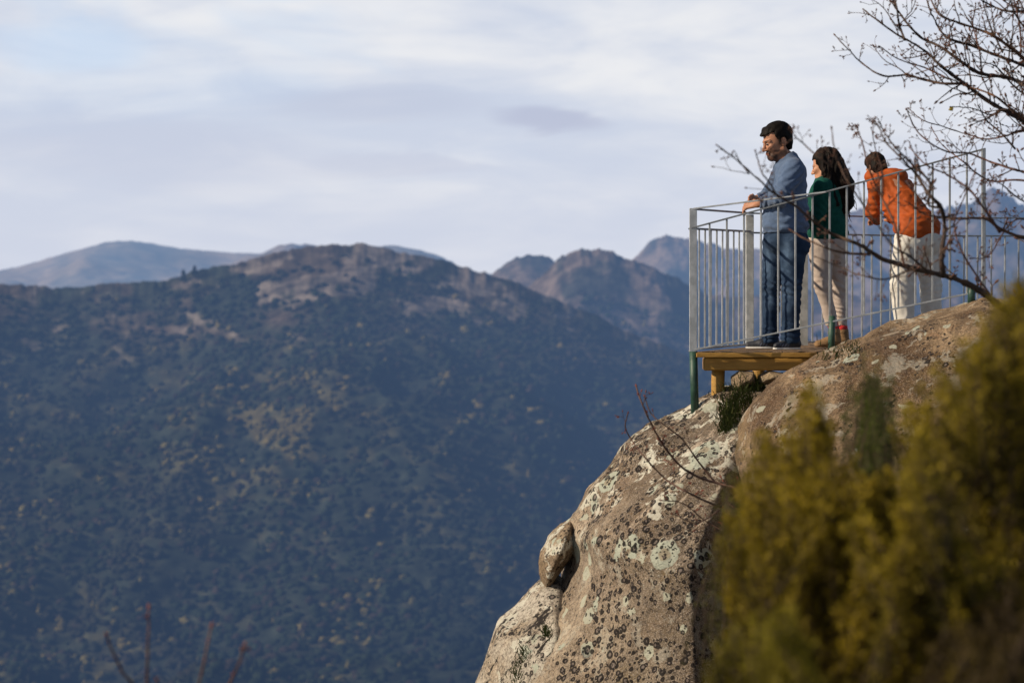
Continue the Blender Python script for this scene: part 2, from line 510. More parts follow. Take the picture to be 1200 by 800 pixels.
def col_far(s):
    W = s.W; py, px = row_of(W)
    n2 = fbm(np.stack([px / 40., py / 30., 0 * px], -1), 5, 520)
    return lerp((.09, .088, .092), (.155, .138, .14), sstep(-.5, .5, n2))

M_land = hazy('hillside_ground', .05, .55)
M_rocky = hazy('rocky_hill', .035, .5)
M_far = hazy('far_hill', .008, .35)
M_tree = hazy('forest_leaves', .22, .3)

SKY_A = [(-700, 345), (-300, 338), (0, 331), (60, 337), (110, 333), (160, 333), (205, 325), (240, 315), (265, 309), (300, 306), (325, 294), (350, 291), (390, 285),
         (420, 286), (450, 291), (480, 296), (520, 304), (550, 314), (585, 325), (640, 345), (700, 372), (780, 405), (900, 455), (1100, 520), (1500, 620), (1900, 660)]
SKY_B1 = [(-700, 420), (480, 420), (540, 345), (575, 322), (600, 305), (618, 299), (640, 301), (655, 308), (700, 340), (800, 380), (1900, 420)]
SKY_B2 = [(-700, 470), (500, 420), (590, 360), (630, 325), (655, 305), (672, 293), (690, 289), (708, 290), (728, 298), (745, 304), (770, 313), (800, 330), (830, 345), (860, 350), (960, 340), (1060, 350), (1200, 340), (1900, 360)]
SKY_B3 = [(-700, 420), (680, 360), (720, 318), (745, 300), (762, 285), (782, 275), (800, 274), (830, 284), (870, 292), (920, 285), (960, 262), (1000, 246), (1050, 241), (1095, 248), (1130, 240), (1150, 228), (1165, 221), (1182, 228), (1200, 243), (1300, 260), (1900, 300)]
SKY_C1 = [(-700, 330), (-200, 330), (-60, 322), (0, 315), (40, 303), (80, 291), (115, 283), (145, 281), (170, 286), (200, 292), (250, 295), (290, 297), (330, 302), (500, 320), (1900, 330)]
SKY_C2 = [(-700, 340), (200, 340), (290, 305), (330, 291), (400, 290), (440, 287), (470, 289), (500, 295), (525, 303), (560, 330), (1900, 350)]
A = Land(SKY_A, 1250, 2600, 930, 46, 2.2, 1300, 420, seed=1)
B1 = Land(SKY_B1, 3000, 3900, 560, 30, 3.0, 700, 160, seed=2, sm=5)
B2 = Land(SKY_B2, 2300, 3300, 620, 42, 3.8, 1200, 260, seed=3, sm=6)
B3 = Land(SKY_B3, 4200, 5400, 480, 60, 4.0, 1100, 200, seed=4, sm=6)
C1 = Land([(a + 14, b) for a, b in SKY_C1], 8200, 10500, 420, 60, 1.2, 500, 90, seed=5, sm=9, relief_scale=1200)
C2 = Land(SKY_C2, 6400, 8200, 420, 100, 1.2, 500, 90, seed=6, sm=9, relief_scale=1200)
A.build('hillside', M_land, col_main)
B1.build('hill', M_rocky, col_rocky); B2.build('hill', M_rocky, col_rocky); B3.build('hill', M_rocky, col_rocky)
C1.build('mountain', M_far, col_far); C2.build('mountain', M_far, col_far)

# valley floor sheet under everything, out to the horizon
xs = np.concatenate([np.linspace(-30000, -2000, 8), np.linspace(-1500, 1500, 13), np.linspace(2000, 30000, 8)])
ys = np.array([-400., 0, 60, 150, 400, 800, 1250, 2500, 5000, 10000, 20000, 40000])
XX, YY = np.meshgrid(xs, ys, indexing='ij')
ZZ = np.where(YY > 100, -420., -60 - 0 * YY) + 8 * fbm(np.stack([XX / 300, YY / 300, 0 * XX], -1), 2, 3)
ZZ = np.where(YY <= 0, -30, ZZ)
I = np.arange(XX.size).reshape(XX.shape)
Q = np.stack([I[:-1, :-1], I[1:, :-1], I[1:, 1:], I[:-1, 1:]], -1).reshape(-1, 4)
tag(mesh_obj('valley_floor', np.stack([XX, YY, ZZ], -1).reshape(-1, 3), Q, M_land, None, True, np.tile((.035, .04, .03), (XX.size, 1))), kind='structure')

# ------------------------------------------------------------------ forest on the slope: one mass
def ico(sub=1):
    t = (1 + 5 ** .5) / 2
    V = [(-1, t, 0), (1, t, 0), (-1, -t, 0), (1, -t, 0), (0, -1, t), (0, 1, t), (0, -1, -t), (0, 1, -t), (t, 0, -1), (t, 0, 1), (-t, 0, -1), (-t, 0, 1)]
    F = [(0, 11, 5), (0, 5, 1), (0, 1, 7), (0, 7, 10), (0, 10, 11), (1, 5, 9), (5, 11, 4), (11, 10, 2), (10, 7, 6), (7, 1, 8), (3, 9, 4), (3, 4, 2), (3, 2, 6), (3, 6, 8), (3, 8, 9), (4, 9, 5), (2, 4, 11), (6, 2, 10), (8, 6, 7), (9, 8, 1)]
    V = [np.array(v) / np.linalg.norm(v) for v in V]
    for _ in range(sub):
        mid = {}; nf = []
        def m(a, b):
            k = (min(a, b), max(a, b))
            if k not in mid:
                p = V[a] + V[b]; V.append(p / np.linalg.norm(p)); mid[k] = len(V) - 1
            return mid[k]
        for a, b, c in F:
            x, y, z = m(a, b), m(b, c), m(c, a); nf += [(a, x, z), (b, y, x), (c, z, y), (x, y, z)]
        F = nf
    return np.array(V), np.array(F)

def forest(name, land, n, pxr, tr, seed, label, size=(1.6, 4.4)):
    r = np.random.default_rng(seed)
    px = r.uniform(*pxr, n); t = r.uniform(*tr, n) ** .85
    W = land.sample(px, t)
    rock, heath, gold, n1, n2, n3 = cover_maps(W)
    keep = r.random(n) < np.clip(1.05 - 1.0 * rock * sstep(450, 350, row_of(W)[0]) - .9 * heath, .06, 1) * (.55 + .45 * sstep(-.5, .2, n2))
    W = W[keep]; gold = gold[keep]; n2 = n2[keep]; n3 = n3[keep]; n1 = n1[keep]
    n = len(W)
    v0, f0 = ico(1); nv = len(v0)
    jit = 1 + .28 * r.standard_normal((12, nv, 1)) * .8
    templ = v0[None] * jit
    # conical and domed crowns
    conic = r.random(n) < .2
    ti = r.integers(0, 12, n)
    base = templ[ti]
    rad = r.uniform(*size, n) * (1 - .25 * conic)
    hgt = np.where(conic, r.uniform(1.0, 1.6, n), r.uniform(.5, .85, n))
    sh = base.copy()
    taper = np.where(conic[:, None], np.clip(1 - .45 * (sh[..., 2] + 1) * .9, .12, 1.2), 1)
    sh[..., :2] *= taper[..., None]
    sh[..., 2] = sh[..., 2] * hgt[:, None] + hgt[:, None] * .6
    ang = r.uniform(0, 6.28, n); ca, sa = np.cos(ang)[:, None], np.sin(ang)[:, None]
    x = sh[..., 0] * ca - sh[..., 1] * sa; y = sh[..., 0] * sa + sh[..., 1] * ca
    V = np.stack([x, y, sh[..., 2]], -1) * rad[:, None, None] + W[:, None, :]
    F = (f0[None] + (np.arange(n) * nv)[:, None, None]).reshape(-1, 3)
    u = r.random(n) * .4 + .3
    dark = lerp((.019, .028, .019), (.025, .034, .021), u)
    goldc = lerp((.052, .051, .020), (.068, .054, .024), u)
    brown = np.array((.042, .034, .030))
    pg = np.clip(gold * 1.1 + .012, 0, 1)
    isg = r.random(n) < pg * .75
    isb = (r.random(n) < .20) & ~isg
    C = np.where(isg[:, None], goldc, np.where(isb[:, None], brown * (.5 + .7 * u[:, None]), dark))
    zone = sstep(-.25, .45, n1 + .4 * n2)[:, None] * (~isg)[:, None]
    C = C * (1 - .65 * zone) + np.array((.034, .033, .030)) * (.5 + u[:, None]) * .65 * zone
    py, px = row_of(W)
    painted_shade = np.exp(-((px - 505 - .28 * (py - 560) + 25 * n2) / 45) ** 2) * sstep(420, 500, py)      # gully shade painted into the crown colours
    painted_shade = np.maximum(painted_shade, np.exp(-((px - 30) / 90) ** 2 - ((py - 400) / 45) ** 2))  # left dark zone, a broad shade band painted likewise
    C = lerp(C, np.array((.013, .019, .016)), np.clip(painted_shade * 1.1, 0, .9))
    C = C * .70 * (1 + .25 * n3[:, None]) * np.where(isg, 1.9, 1)[:, None]
    # one even colour over each whole crown
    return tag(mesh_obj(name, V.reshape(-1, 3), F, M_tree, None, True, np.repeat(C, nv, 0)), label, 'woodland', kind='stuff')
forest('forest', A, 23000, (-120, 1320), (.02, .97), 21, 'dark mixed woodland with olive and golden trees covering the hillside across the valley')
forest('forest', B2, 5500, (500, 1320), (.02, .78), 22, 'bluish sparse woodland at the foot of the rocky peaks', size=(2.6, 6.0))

# ------------------------------------------------------------------ near ground (the slope below the viewpoint)
xs = np.linspace(-14, 16, 91); ys = np.linspace(-8, 62, 141)
XX, YY = np.meshgrid(xs, ys, indexing='ij')
def ground_z(x, y):
    z = -1.75 - .17 * np.maximum(y - 6, 0) - .30 * np.maximum(.6 - x, 0) - .9 * np.maximum(y - 24, 0)
    return z + .12 * fbm(np.stack([x * .5, y * .5, 0 * x], -1), 3, 77)
ZZ = ground_z(XX, YY)
I = np.arange(XX.size).reshape(XX.shape)
Q = np.stack([I[:-1, :-1], I[1:, :-1], I[1:, 1:], I[:-1, 1:]], -1).reshape(-1, 4)
M_soil = simple('soil_and_litter', (.05, .045, .025), (.09, .075, .045), 3, .95, .6, 30)
tag(mesh_obj('ground', np.stack([XX, YY, ZZ], -1).reshape(-1, 3), Q, M_soil), kind='structure')

# ------------------------------------------------------------------ granite
def granite(name, pale=.0, spots=1.0, streak=0.0, brown=.5, crust=1.0, pscale=1.0, dark=1.0, brown_x=None, bands=None):
    m, nt, nd, lk = newmat(name)
    out = N(nt, 'ShaderNodeOutputMaterial'); b = N(nt, 'ShaderNodeBsdfPrincipled', i_Roughness=.9)
    b.inputs['Specular IOR Level'].default_value = .2
    pos = N(nt, 'ShaderNodeTexCoord').outputs['Object']
    # wobbled coordinates so that lichen rims are ragged
    wn = N(nt, 'ShaderNodeTexNoise', i_Scale=22.0, i_Detail=3.0); lk.new(pos, wn.inputs['Vector'])
    vm = N(nt, 'ShaderNodeVectorMath', operation='MULTIPLY_ADD')
    lk.new(wn.outputs['Color'], vm.inputs[0]); vm.inputs[1].default_value = (.055,) * 3; lk.new(pos, vm.inputs[2])
    wp = vm.outputs[0]
    vm2 = N(nt, 'ShaderNodeVectorMath', operation='MULTIPLY_ADD')
    lk.new(wn.outputs['Color'], vm2.inputs[0]); vm2.inputs[1].default_value = (.022,) * 3; lk.new(pos, vm2.inputs[2])
    wp2 = vm2.outputs[0]
    n_big = noise_fac(nt, pos, 1.1, 4, .55, .3)
    n_mid = noise_fac(nt, pos, 5.0, 6, .65, .4)
    n_fine = noise_fac(nt, pos, 38.0, 5, .7)
    n_grain = noise_fac(nt, pos, 150.0, 3, .6)
    c = mixc(nt, ramp(nt, n_mid, .32, .68), (.225, .165, .105), (.47, .375, .265))
    c = mixc(nt, mth(nt, 'MULTIPLY', ramp(nt, noise_fac(nt, pos, 2.6, 5, .6, .8), .56, .72), .6), c, (.37, .225, .135))        # pink feldspar
    c = mixc(nt, mth(nt, 'MULTIPLY', ramp(nt, noise_fac(nt, pos, 1.7, 6, .65, .5), .44, .62), brown), c, (.105, .062, .032))   # brown weathering
    c = mixc(nt, mth(nt, 'MULTIPLY', ramp(nt, noise_fac(nt, pos, 2.2, 5, .6), .52, .70), .55), c, (.20, .145, .045))  # ochre film
    if brown_x:  # brown weathering deepens towards the right
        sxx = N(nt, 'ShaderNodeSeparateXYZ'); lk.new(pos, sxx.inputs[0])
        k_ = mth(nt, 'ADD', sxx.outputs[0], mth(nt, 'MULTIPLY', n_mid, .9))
        c = mixc(nt, mth(nt, 'MULTIPLY', ramp(nt, k_, brown_x[0] + .45, brown_x[1] + .45), .8), c, (.075, .046, .022))
    if bands:
        mb_ = N(nt, 'ShaderNodeMapping', vector_type='TEXTURE'); lk.new(pos, mb_.inputs[0])
        mb_.inputs['Rotation'].default_value = (0, math.radians(-44), 0); mb_.inputs['Scale'].default_value = (1.0, .5, .14)
        sz = N(nt, 'ShaderNodeSeparateXYZ'); lk.new(pos, sz.inputs[0])
        upm = ramp(nt, mth(nt, 'ADD', sz.outputs[2], mth(nt, 'MULTIPLY', n_mid, .4)), -2.2, -1.3)
        b1 = ramp(nt, noise_fac(nt, mb_.outputs[0], 1.5, 6, .6, .4), .50, .58)
        b2 = ramp(nt, noise_fac(nt, mb_.outputs[0], 2.6, 6, .65, .6), .54, .60)
        c = mixc(nt, mth(nt, 'MULTIPLY', mth(nt, 'MULTIPLY', b1, upm), .85), c, (.115, .068, .028))
        c = mixc(nt, mth(nt, 'MULTIPLY', mth(nt, 'MULTIPLY', b2, upm), .8), c, (.60, .49, .37))
    if pale:
        c = mixc(nt, mth(nt, 'MULTIPLY', ramp(nt, noise_fac(nt, pos, 3.0, 6, .6), .28, .6), pale), c, (.55, .51, .43))
    c = mixc(nt, mth(nt, 'MULTIPLY', ramp(nt, n_fine, .42, .66), .78), c, (.055, .042, .034))
    c = mixc(nt, mth(nt, 'MULTIPLY', ramp(nt, n_grain, .50, .64), .60), c, (.56, .49, .42))
    c = mixc(nt, mth(nt, 'MULTIPLY', ramp(nt, noise_fac(nt, pos, 70.0, 4, .7), .52, .66), .6), c, (.045, .035, .03))
    if dark != 1.0: c = mixc(nt, 1.0, c, (dark * 1.06, dark * .96, dark * .84), 'MULTIPLY')
    # whitish crustose lichen in broken sheets
    cr = mth(nt, 'MULTIPLY', ramp(nt, noise_fac(nt, wp, 4.2, 7, .68, .6), .545, .585), ramp(nt, n_fine, .30, .50))
    if bands: cr = mth(nt, 'MULTIPLY', cr, mth(nt, 'ADD', mth(nt, 'MULTIPLY', upm, .75), .25))
    c = mixc(nt, mth(nt, 'MULTIPLY', cr, .92 * crust), c, (.62, .61, .52))
    # round grey-green lichen rosettes
    def spots_layer(c, scale, r0, r1, dens_n, lo, hi, col_rim, col_in, inner, amount, ragged=wp, op=.92):
        v = N(nt, 'ShaderNodeTexVoronoi', i_Scale=scale, feature='F1'); v.inputs['Randomness'].default_value = 1
        lk.new(ragged, v.inputs['Vector'])
        sx = N(nt, 'ShaderNodeSeparateColor'); lk.new(v.outputs['Color'], sx.inputs[0])
        dens = ramp(nt, dens_n, lo, hi)
        rad = mth(nt, 'MULTIPLY', mth(nt, 'ADD', mth(nt, 'MULTIPLY', sx.outputs[0], r1 - r0), r0),
                  mth(nt, 'LESS_THAN', sx.outputs[1], mth(nt, 'MULTIPLY', dens, amount)))
        dd = mth(nt, 'SUBTRACT', rad, v.outputs['Distance'])
        inside = mth(nt, 'MULTIPLY', ramp(nt, mth(nt, 'ADD', dd, mth(nt, 'MULTIPLY', mth(nt, 'SUBTRACT', n_fine, .5), .10)), .0, .035), op)
        core = ramp(nt, mth(nt, 'SUBTRACT', mth(nt, 'MULTIPLY', rad, inner), v.outputs['Distance']), 0, .06)
        col = mixc(nt, core, col_rim, col_in)
        col = mixc(nt, mth(nt, 'MULTIPLY', n_grain, .5), col, (.2, .18, .16), 'MULTIPLY')
        return mixc(nt, inside, c, col), inside
    c, s1 = spots_layer(c, 3.4 * pscale, .20, .46, noise_fac(nt, pos, 1.5, 3), .36, .60, (.55, .60, .50), (.42, .38, .28), .5, .50 * spots, op=.85)
    c, s1b = spots_layer(c, 6.5 * pscale, .18, .45, noise_fac(nt, pos, 2.1, 3), .40, .62, (.55, .57, .46), (.56, .58, .49), .4, .40 * spots, op=.85)
    dn = noise_fac(nt, pos, 1.9, 4, .6, .4)
    c, s2 = spots_layer(c, 12.0 * pscale, .20, .48, dn, .44, .56, (.014, .012, .013), (.22, .185, .165), .58, .80 * spots, ragged=wp2)
    c, s3 = spots_layer(c, 19.0 * pscale, .20, .48, dn, .43, .57, (.016, .013, .013), (.17, .14, .125), .55, .85 * spots, ragged=wp2)
    c, s4 = spots_layer(c, 34.0 * pscale, .22, .48, dn, .40, .62, (.018, .015, .015), (.05, .04, .04), .40, .42 * spots)
    if streak:
        mp = N(nt, 'ShaderNodeMapping', vector_type='TEXTURE'); lk.new(pos, mp.inputs[0])
        mp.inputs['Rotation'].default_value = (0, math.radians(-54), 0); mp.inputs['Scale'].default_value = (.8, .35, .12)
        st = ramp(nt, mth(nt, 'ADD', mth(nt, 'MULTIPLY', noise_fac(nt, mp.outputs[0], 1.6, 6, .68, .5), .75), mth(nt, 'MULTIPLY', noise_fac(nt, pos, 24.0, 3, .6), .25)), .535, .575)
        c = mixc(nt, mth(nt, 'MULTIPLY', st, streak), c, (.035, .03, .028))
    lk.new(c, b.inputs['Base Color'])
    hgt = mth(nt, 'ADD', mth(nt, 'MULTIPLY', n_mid, .9), mth(nt, 'MULTIPLY', n_fine, .35))
    hgt = mth(nt, 'ADD', hgt, mth(nt, 'MULTIPLY', n_grain, .10))
    hgt = mth(nt, 'ADD', hgt, mth(nt, 'MULTIPLY', mth(nt, 'MAXIMUM', s2, s3), .10))
    hgt = mth(nt, 'ADD', hgt, mth(nt, 'MULTIPLY', s1, .08))
    bp = N(nt, 'ShaderNodeBump', i_Strength=1.0, i_Distance=.06); lk.new(hgt, bp.inputs['Height']); lk.new(bp.outputs[0], b.inputs['Normal'])
    lk.new(b.outputs[0], out.inputs[0])
    return m

def poly_sdf(poly, X, Z):
    """signed distance in the plane, negative inside"""
    p = np.asarray(poly, float); q = np.roll(p, -1, 0)
    best = np.full(X.shape, 1e9); ins = np.zeros(X.shape, bool)
    for (ax, az), (bx, bz) in zip(p, q):
        ex, ez = bx - ax, bz - az
        t = np.clip(((X - ax) * ex + (Z - az) * ez) / (ex * ex + ez * ez), 0, 1)
        best = np.minimum(best, (X - ax - t * ex) ** 2 + (Z - az - t * ez) ** 2)
        c = ((az > Z) != (bz > Z)) & (X < (bx - ax) * (Z - az) / (bz - az + 1e-12) + ax)
        ins ^= c
    d = np.sqrt(best); return np.where(ins, -d, d)

def boulder(name, pix, D, thick, drop, mat, label, h=.028, rough=.05, seed=0, lean=0.0, grooves=(), zmin=None, rscale=1.0, parent=None):
    """a solid granite block: the outline as measured, swelling to +-thick towards its middle"""
    W = P([p[0] for p in pix], [p[1] for p in pix], D)
    poly = W[:, [0, 2]]
    # round the polygon a little
    lo = poly.min(0) - .15; hi = poly.max(0) + .15
    if zmin is not None: lo[1] = max(lo[1], zmin)
    depth = thick * 1.35
    ax = [np.arange(lo[0], hi[0], h), np.arange(D - depth - .1, D + depth + .1, h), np.arange(lo[1], hi[1], h)]
    X2, Z2 = np.meshgrid(ax[0], ax[2], indexing='ij')
    f2 = poly_sdf(poly, X2, Z2)
    yy = ax[1]
    # centre plane leans with height
    yc = D + lean * (Z2 - poly[:, 1].max())
    yn = (yy[None, :, None] - yc[:, None, :]) / thick
    F = (f2[:, None, :] + drop * np.abs(yn) ** 2.2).astype(np.float32)
    m = np.abs(F) < .45
    idx = np.argwhere(m); p = np.stack([ax[k][idx[:, k]] for k in range(3)], -1)
    n = .9 * fbm(p * .9 / rscale, 3, seed) + .45 * fbm(p * 3.1 / rscale, 4, seed + 30)
    F[m] += (rough * n).astype(np.float32) * 1.6 + (rough * .35 * np.abs(fbm(p * 7.0 / rscale, 3, seed + 50))).astype(np.float32)
    if grooves:
        dd = -f2[idx[:, 0], idx[:, 2]]
        for (gd, gw, gh, z0) in grooves:
            wob = .05 * fbm(p * np.array([.8, .8, .8]), 2, seed + 70)
            F[m] += (gh * np.exp(-((dd - gd + wob) / gw) ** 2) * sstep(z0 - .4, z0 + .2, p[:, 2])).astype(np.float32)
    for k in range(3):
        sl = [slice(None)] * 3
        for e in (0, -1):
            sl[k] = e; F[tuple(sl)] = np.maximum(F[tuple(sl)], 1e-4)
    V, q = surface_nets(F, np.array([ax[0][0], ax[1][0], ax[2][0]]), h)
    o = mesh_obj(name, V, q, mat)
    return tag(o, label, 'boulder'), (V, q)

G_main = granite('granite_lichen', .12, 1.2, 0, .62, 1.1, brown_x=(.50, 1.30), bands=1)
G_upper = granite('granite_brown', 0, .40, .25, 1.0, .40, 1.5, .80)
G_left = granite('granite_pale', .95, .6, 1.0, .1, .9, 1.3)
G_small = granite('granite_grey', .35, .5, 0, .35, 1.0, 2.0, .72)

MAIN = [(570, 1180), (572, 950), (588, 840), (606, 785), (634, 728), (660, 686), (669, 645), (668, 615), (690, 578), (715, 551), (740, 526), (765, 504), (790, 486), (818, 468), (850, 455),
        (885, 447), (925, 449), (922, 480), (902, 530), (905, 620), (935, 720), (985, 900), (1040, 1180)]
UPPER = [(862, 535), (866, 502), (878, 474), (903, 451), (932, 431), (958, 416), (983, 403), (1020, 389), (1060, 373), (1098, 358), (1130, 347), (1150, 345), (1180, 356), (1230, 395), (1270, 520), (1300, 900), (1280, 1150), (1000, 1150), (910, 850), (868, 660)]
LEFT = [(530, 1180), (535, 900), (553, 800), (572, 745), (579, 722), (598, 711), (632, 681), (655, 676), (690, 700), (720, 800), (740, 1180)]
SMALL = [(631, 672), (632, 648), (640, 628), (653, 614), (668, 604), (676, 612), (677, 640), (672, 655), (660, 668), (648, 684), (638, 690)]
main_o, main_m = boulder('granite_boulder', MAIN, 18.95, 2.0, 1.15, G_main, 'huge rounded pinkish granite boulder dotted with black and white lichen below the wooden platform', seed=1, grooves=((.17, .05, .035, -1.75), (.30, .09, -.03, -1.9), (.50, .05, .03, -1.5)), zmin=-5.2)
upper_o, upper_m = boulder('granite_boulder', UPPER, 17.85, 1.55, 1.0, G_upper, 'brown sunlit granite boulder rising to the right under the sloping railing', seed=2, zmin=-5.2)
left_o, left_m = boulder('granite_boulder', LEFT, 18.95, 1.15, .8, G_left, 'pale granite shoulder streaked with black lichen, lowest at the bottom of the cliff', seed=3, zmin=-5.2, rough=.04)
small_o, small_m = boulder('granite_boulder', SMALL, 18.86, .42, .24, G_small, 'small grey boulder wedged against the cliff edge above a dark gap', h=.014, seed=6, rough=.018, rscale=.5)

M_stone = granite('stone_tan', .25, .1, 0, .2, .1, 2, .85)
for pix, D, lab in (([(858, 456), (857, 442), (866, 434), (884, 434), (888, 445), (886, 454), (868, 458)], 18.66, 'squared tan stone packed under the platform, next to the log post'),
                    ([(887, 452), (888, 439), (900, 434), (922, 435), (926, 446), (906, 450)], 18.66, 'flat tan stone packed under the platform, nearest the brown boulder')):
    o, _ = boulder('stone', pix, D, .16, .05, M_stone, lab, h=.01, seed=9, rough=.012, rscale=.3)
    o['category'] = 'stone'

# ------------------------------------------------------------------ viewing platform
M_wood = simple('ochre_timber', (.30, .16, .026), (.42, .235, .045), 6, .65, .35, 30, stretch=(1, 1, 6), vcol=True)
M_plank = simple('weathered_planks', (.16, .10, .055), (.27, .17, .09), 9, .8, .5, 40, stretch=(8, 1, 8), vcol=True)
M_steel = simple('galvanised_steel', (.36, .385, .40), (.52, .545, .56), 14, .45, .15, 60, metal=.4, vcol=True)
M_green = simple('green_paint', (.012, .045, .032), (.028, .08, .055), 12, .5, .25, 50)
ZD = -.604                                    # deck level
plat = empty('viewing_platform', P(890, 412, 19))
tag(plat, 'small ochre timber viewing platform on a log post at the cliff edge', 'platform')
xL, xR = 1.42, 2.62
NP = 9
for k in range(NP):
    x0 = xL + (xR - xL) * k / NP; wdt = (xR - xL) / NP - .006
    mb = MB(); v = .82 + .3 * random.random()
    mb.box((x0, 18.58 + random.uniform(0, .02), ZD - .036), (wdt, 0, 0), (.4375 * 1.30, 1.30, 0), (0, 0, .036 + random.uniform(-.003, .003)), (v, v, v * .96))
    mb.build('deck_plank', M_plank, plat, smooth=False)
# the plank ends show ochre: a fascia board closes the front edge
mb = MB(); mb.box((xL - .005, 18.545, ZD - .042), (xR - xL + .01, 0, 0), (0, .03, 0), (0, 0, .034)); mb.build('fascia', M_wood, plat, smooth=False)
mb = MB(); mb.box((1.475, 18.60, ZD - .146), (1.0, 0, 0), (0, .11, 0), (0, 0, .102)); mb.build('beam', M_wood, plat, smooth=False)
mb = MB(); mb.box((1.93, 19.70, ZD - .146), (.95, 0, 0), (0, .11, 0), (0, 0, .102)); mb.build('beam', M_wood, plat, smooth=False)
for x, y, zb, r in ((1.60, 18.72, -1.14, .052), (2.02, 19.75, -1.05, .05)):
    mb = MB(); z = np.linspace(zb, ZD - .147, 6)
    mb.tube(np.stack([x + .004 * np.sin(z * 9), y + 0 * z, z], -1), r, 16); mb.build('log_post', M_wood, plat)
# landing behind the boulder, reached by the people on the right
mb = MB()
for k in range(-3, 11):
    mb.box((xR + .01 + k * .16, 19.90, ZD - .04), (.154, 0, 0), (0, 1.8, 0), (0, 0, .036), (.9, .9, .88))
mb.build('landing', M_plank, plat, smooth=False)

# ------------------------------------------------------------------ railing
rail = empty('metal_railing', P(812, 412, 18.6))
tag(rail, 'galvanised metal railing with thin vertical bars around the platform and up the boulder', 'railing')
def rodo(name, pts, r, mat, sides=8, col=(1, 1, 1)):
    mb = MB(); mb.tube(np.asarray(pts, float), r, sides, col); return mb.build(name, mat, rail)
def bar(name, a, b, w, mat=None, col=(1, 1, 1), w2=None):
    a = np.asarray(a, float); b = np.asarray(b, float); mb = MB(); ax = b - a
    L = np.linalg.norm(ax); t = ax / L
    s = np.cross(t, (0, 0, 1.0)) if abs(t[2]) < .9 else np.array([1.0, 0, 0]); s /= np.linalg.norm(s); u = np.cross(s, t)
    w2 = w2 or w
    mb.box(a - s * w / 2 - u * w2 / 2, ax, s * w, u * w2, col); return mb.build(name, mat or M_steel, rail, smooth=False)
near0, near1 = 18.6, 17.95
def nd(px): return near0 + (near1 - near0) * (px - 812) / (1154 - 812)
def ntop(px): return 268 + (174.5 - 268) * (px - 808) / (1154 - 808)
def nbot(px): return 411 + (343 - 411) * (px - 808) / (1140 - 808)
# corner post (flat plate), far corner post, end post
a, b = P(812.3, 412, 18.6), P(812.3, 244, 18.6)
bar('post', a, b, .058, w2=.02)
a, b = P(878.5, 408, 19.9), P(878.5, 251.5, 19.9)
bar('post', a, b, .066, col=(1.25, 1.22, 1.15), w2=.03)
a, b = P(941.5, 405, 20.4), P(941.5, 256, 20.4)
bar('post', a, b, .075, col=(1.2, 1.18, 1.12), w2=.03)
a, b = P(1152.5, 338, 17.95), P(1152.5, 174.5, 17.95)
bar('post', a, b, .03, col=(.6, .62, .65))
# sloping panel
bar('top_rail', P(807, ntop(807), nd(807)), P(1155, ntop(1155), nd(1155)), .026, col=(.36, .38, .41), w2=.012)  # dark tint paints in the rail's unlit side
bar('bottom_rail', P(807, nbot(807), nd(807)), P(1150, nbot(1150), nd(1150)), .016, col=(.6, .62, .65), w2=.013)
bar('handrail', P(813, 244.5, 18.6), P(968, 225, nd(968) - .02), .024, col=(.85, .87, .9), w2=.012)
for k in range(1, 17):
    px = 811.5 + 20.1 * k
    v = random.uniform(.72, 1.05) * (1 - .012 * k)
    bar('baluster', P(px, nbot(px) - .5, nd(px)), P(px, ntop(px) + 1, nd(px)), .0145, col=(v, v, v))
# left panel, going back to the far corner post
L0, L1 = np.array(P(812, 412, 18.62)), np.array(P(878.5, 406.5, 19.9))
def lp(t, z): p = L0 + (L1 - L0) * t; return np.array([p[0], p[1], z])
Z_TOP, Z_MID, Z_LOW = .492, .342, -.585
bar('top_rail', lp(0, Z_TOP), lp(1.05, Z_TOP), .03, col=(.45, .47, .5), w2=.014)
bar('mid_rail', lp(0, Z_MID), lp(1.05, Z_MID), .022, col=(.5, .52, .55), w2=.016)
bar('bottom_rail', lp(0, Z_LOW), lp(1.0, Z_LOW), .022, col=(.7, .7, .72), w2=.014)
for k in range(1, 10):
    v = random.uniform(.75, 1.1); bar('baluster', lp(k / 10, Z_LOW), lp(k / 10, Z_MID), .014, col=(v, v, v))
# back panels
K = [np.array(P(878.5, 406, 19.9)), np.array(P(1065, 400, 21.6)), np.array(P(1225, 400, 21.7))]
for a, b, n in ((K[0], K[1], 16), (K[1], K[2], 10)):
    def bp_(t, z): p = a + (b - a) * t; return np.array([p[0], p[1], z])
    bar('top_rail', bp_(0, Z_TOP), bp_(1, Z_TOP), .022, col=(.4, .42, .45), w2=.012)
    bar('mid_rail', bp_(0, Z_MID - .01), bp_(1, Z_MID - .01), .02, col=(.4, .42, .45), w2=.014)
    bar('bottom_rail', bp_(0, Z_LOW), bp_(1, Z_LOW), .02, col=(.6, .6, .62), w2=.014)
    for k in range(1, n + 1):
        v = random.uniform(.55, .95); bar('baluster', bp_(k / n, Z_LOW), bp_(k / n, Z_MID - .012), .014, col=(v, v, v))
# green tube feet
for (pa, pb, D, r) in (((812.5, 412), (814.5, 486), 18.6, .031), ((975, 370), (974, 420), 18.3, .026), ((1139, 335), (1138, 356), 17.97, .028)):
    rodo('green_leg', [P(*pa, D), P((pa[0] + pb[0]) / 2, (pa[1] + pb[1]) / 2, D), P(*pb, D)], r, M_green, 12)

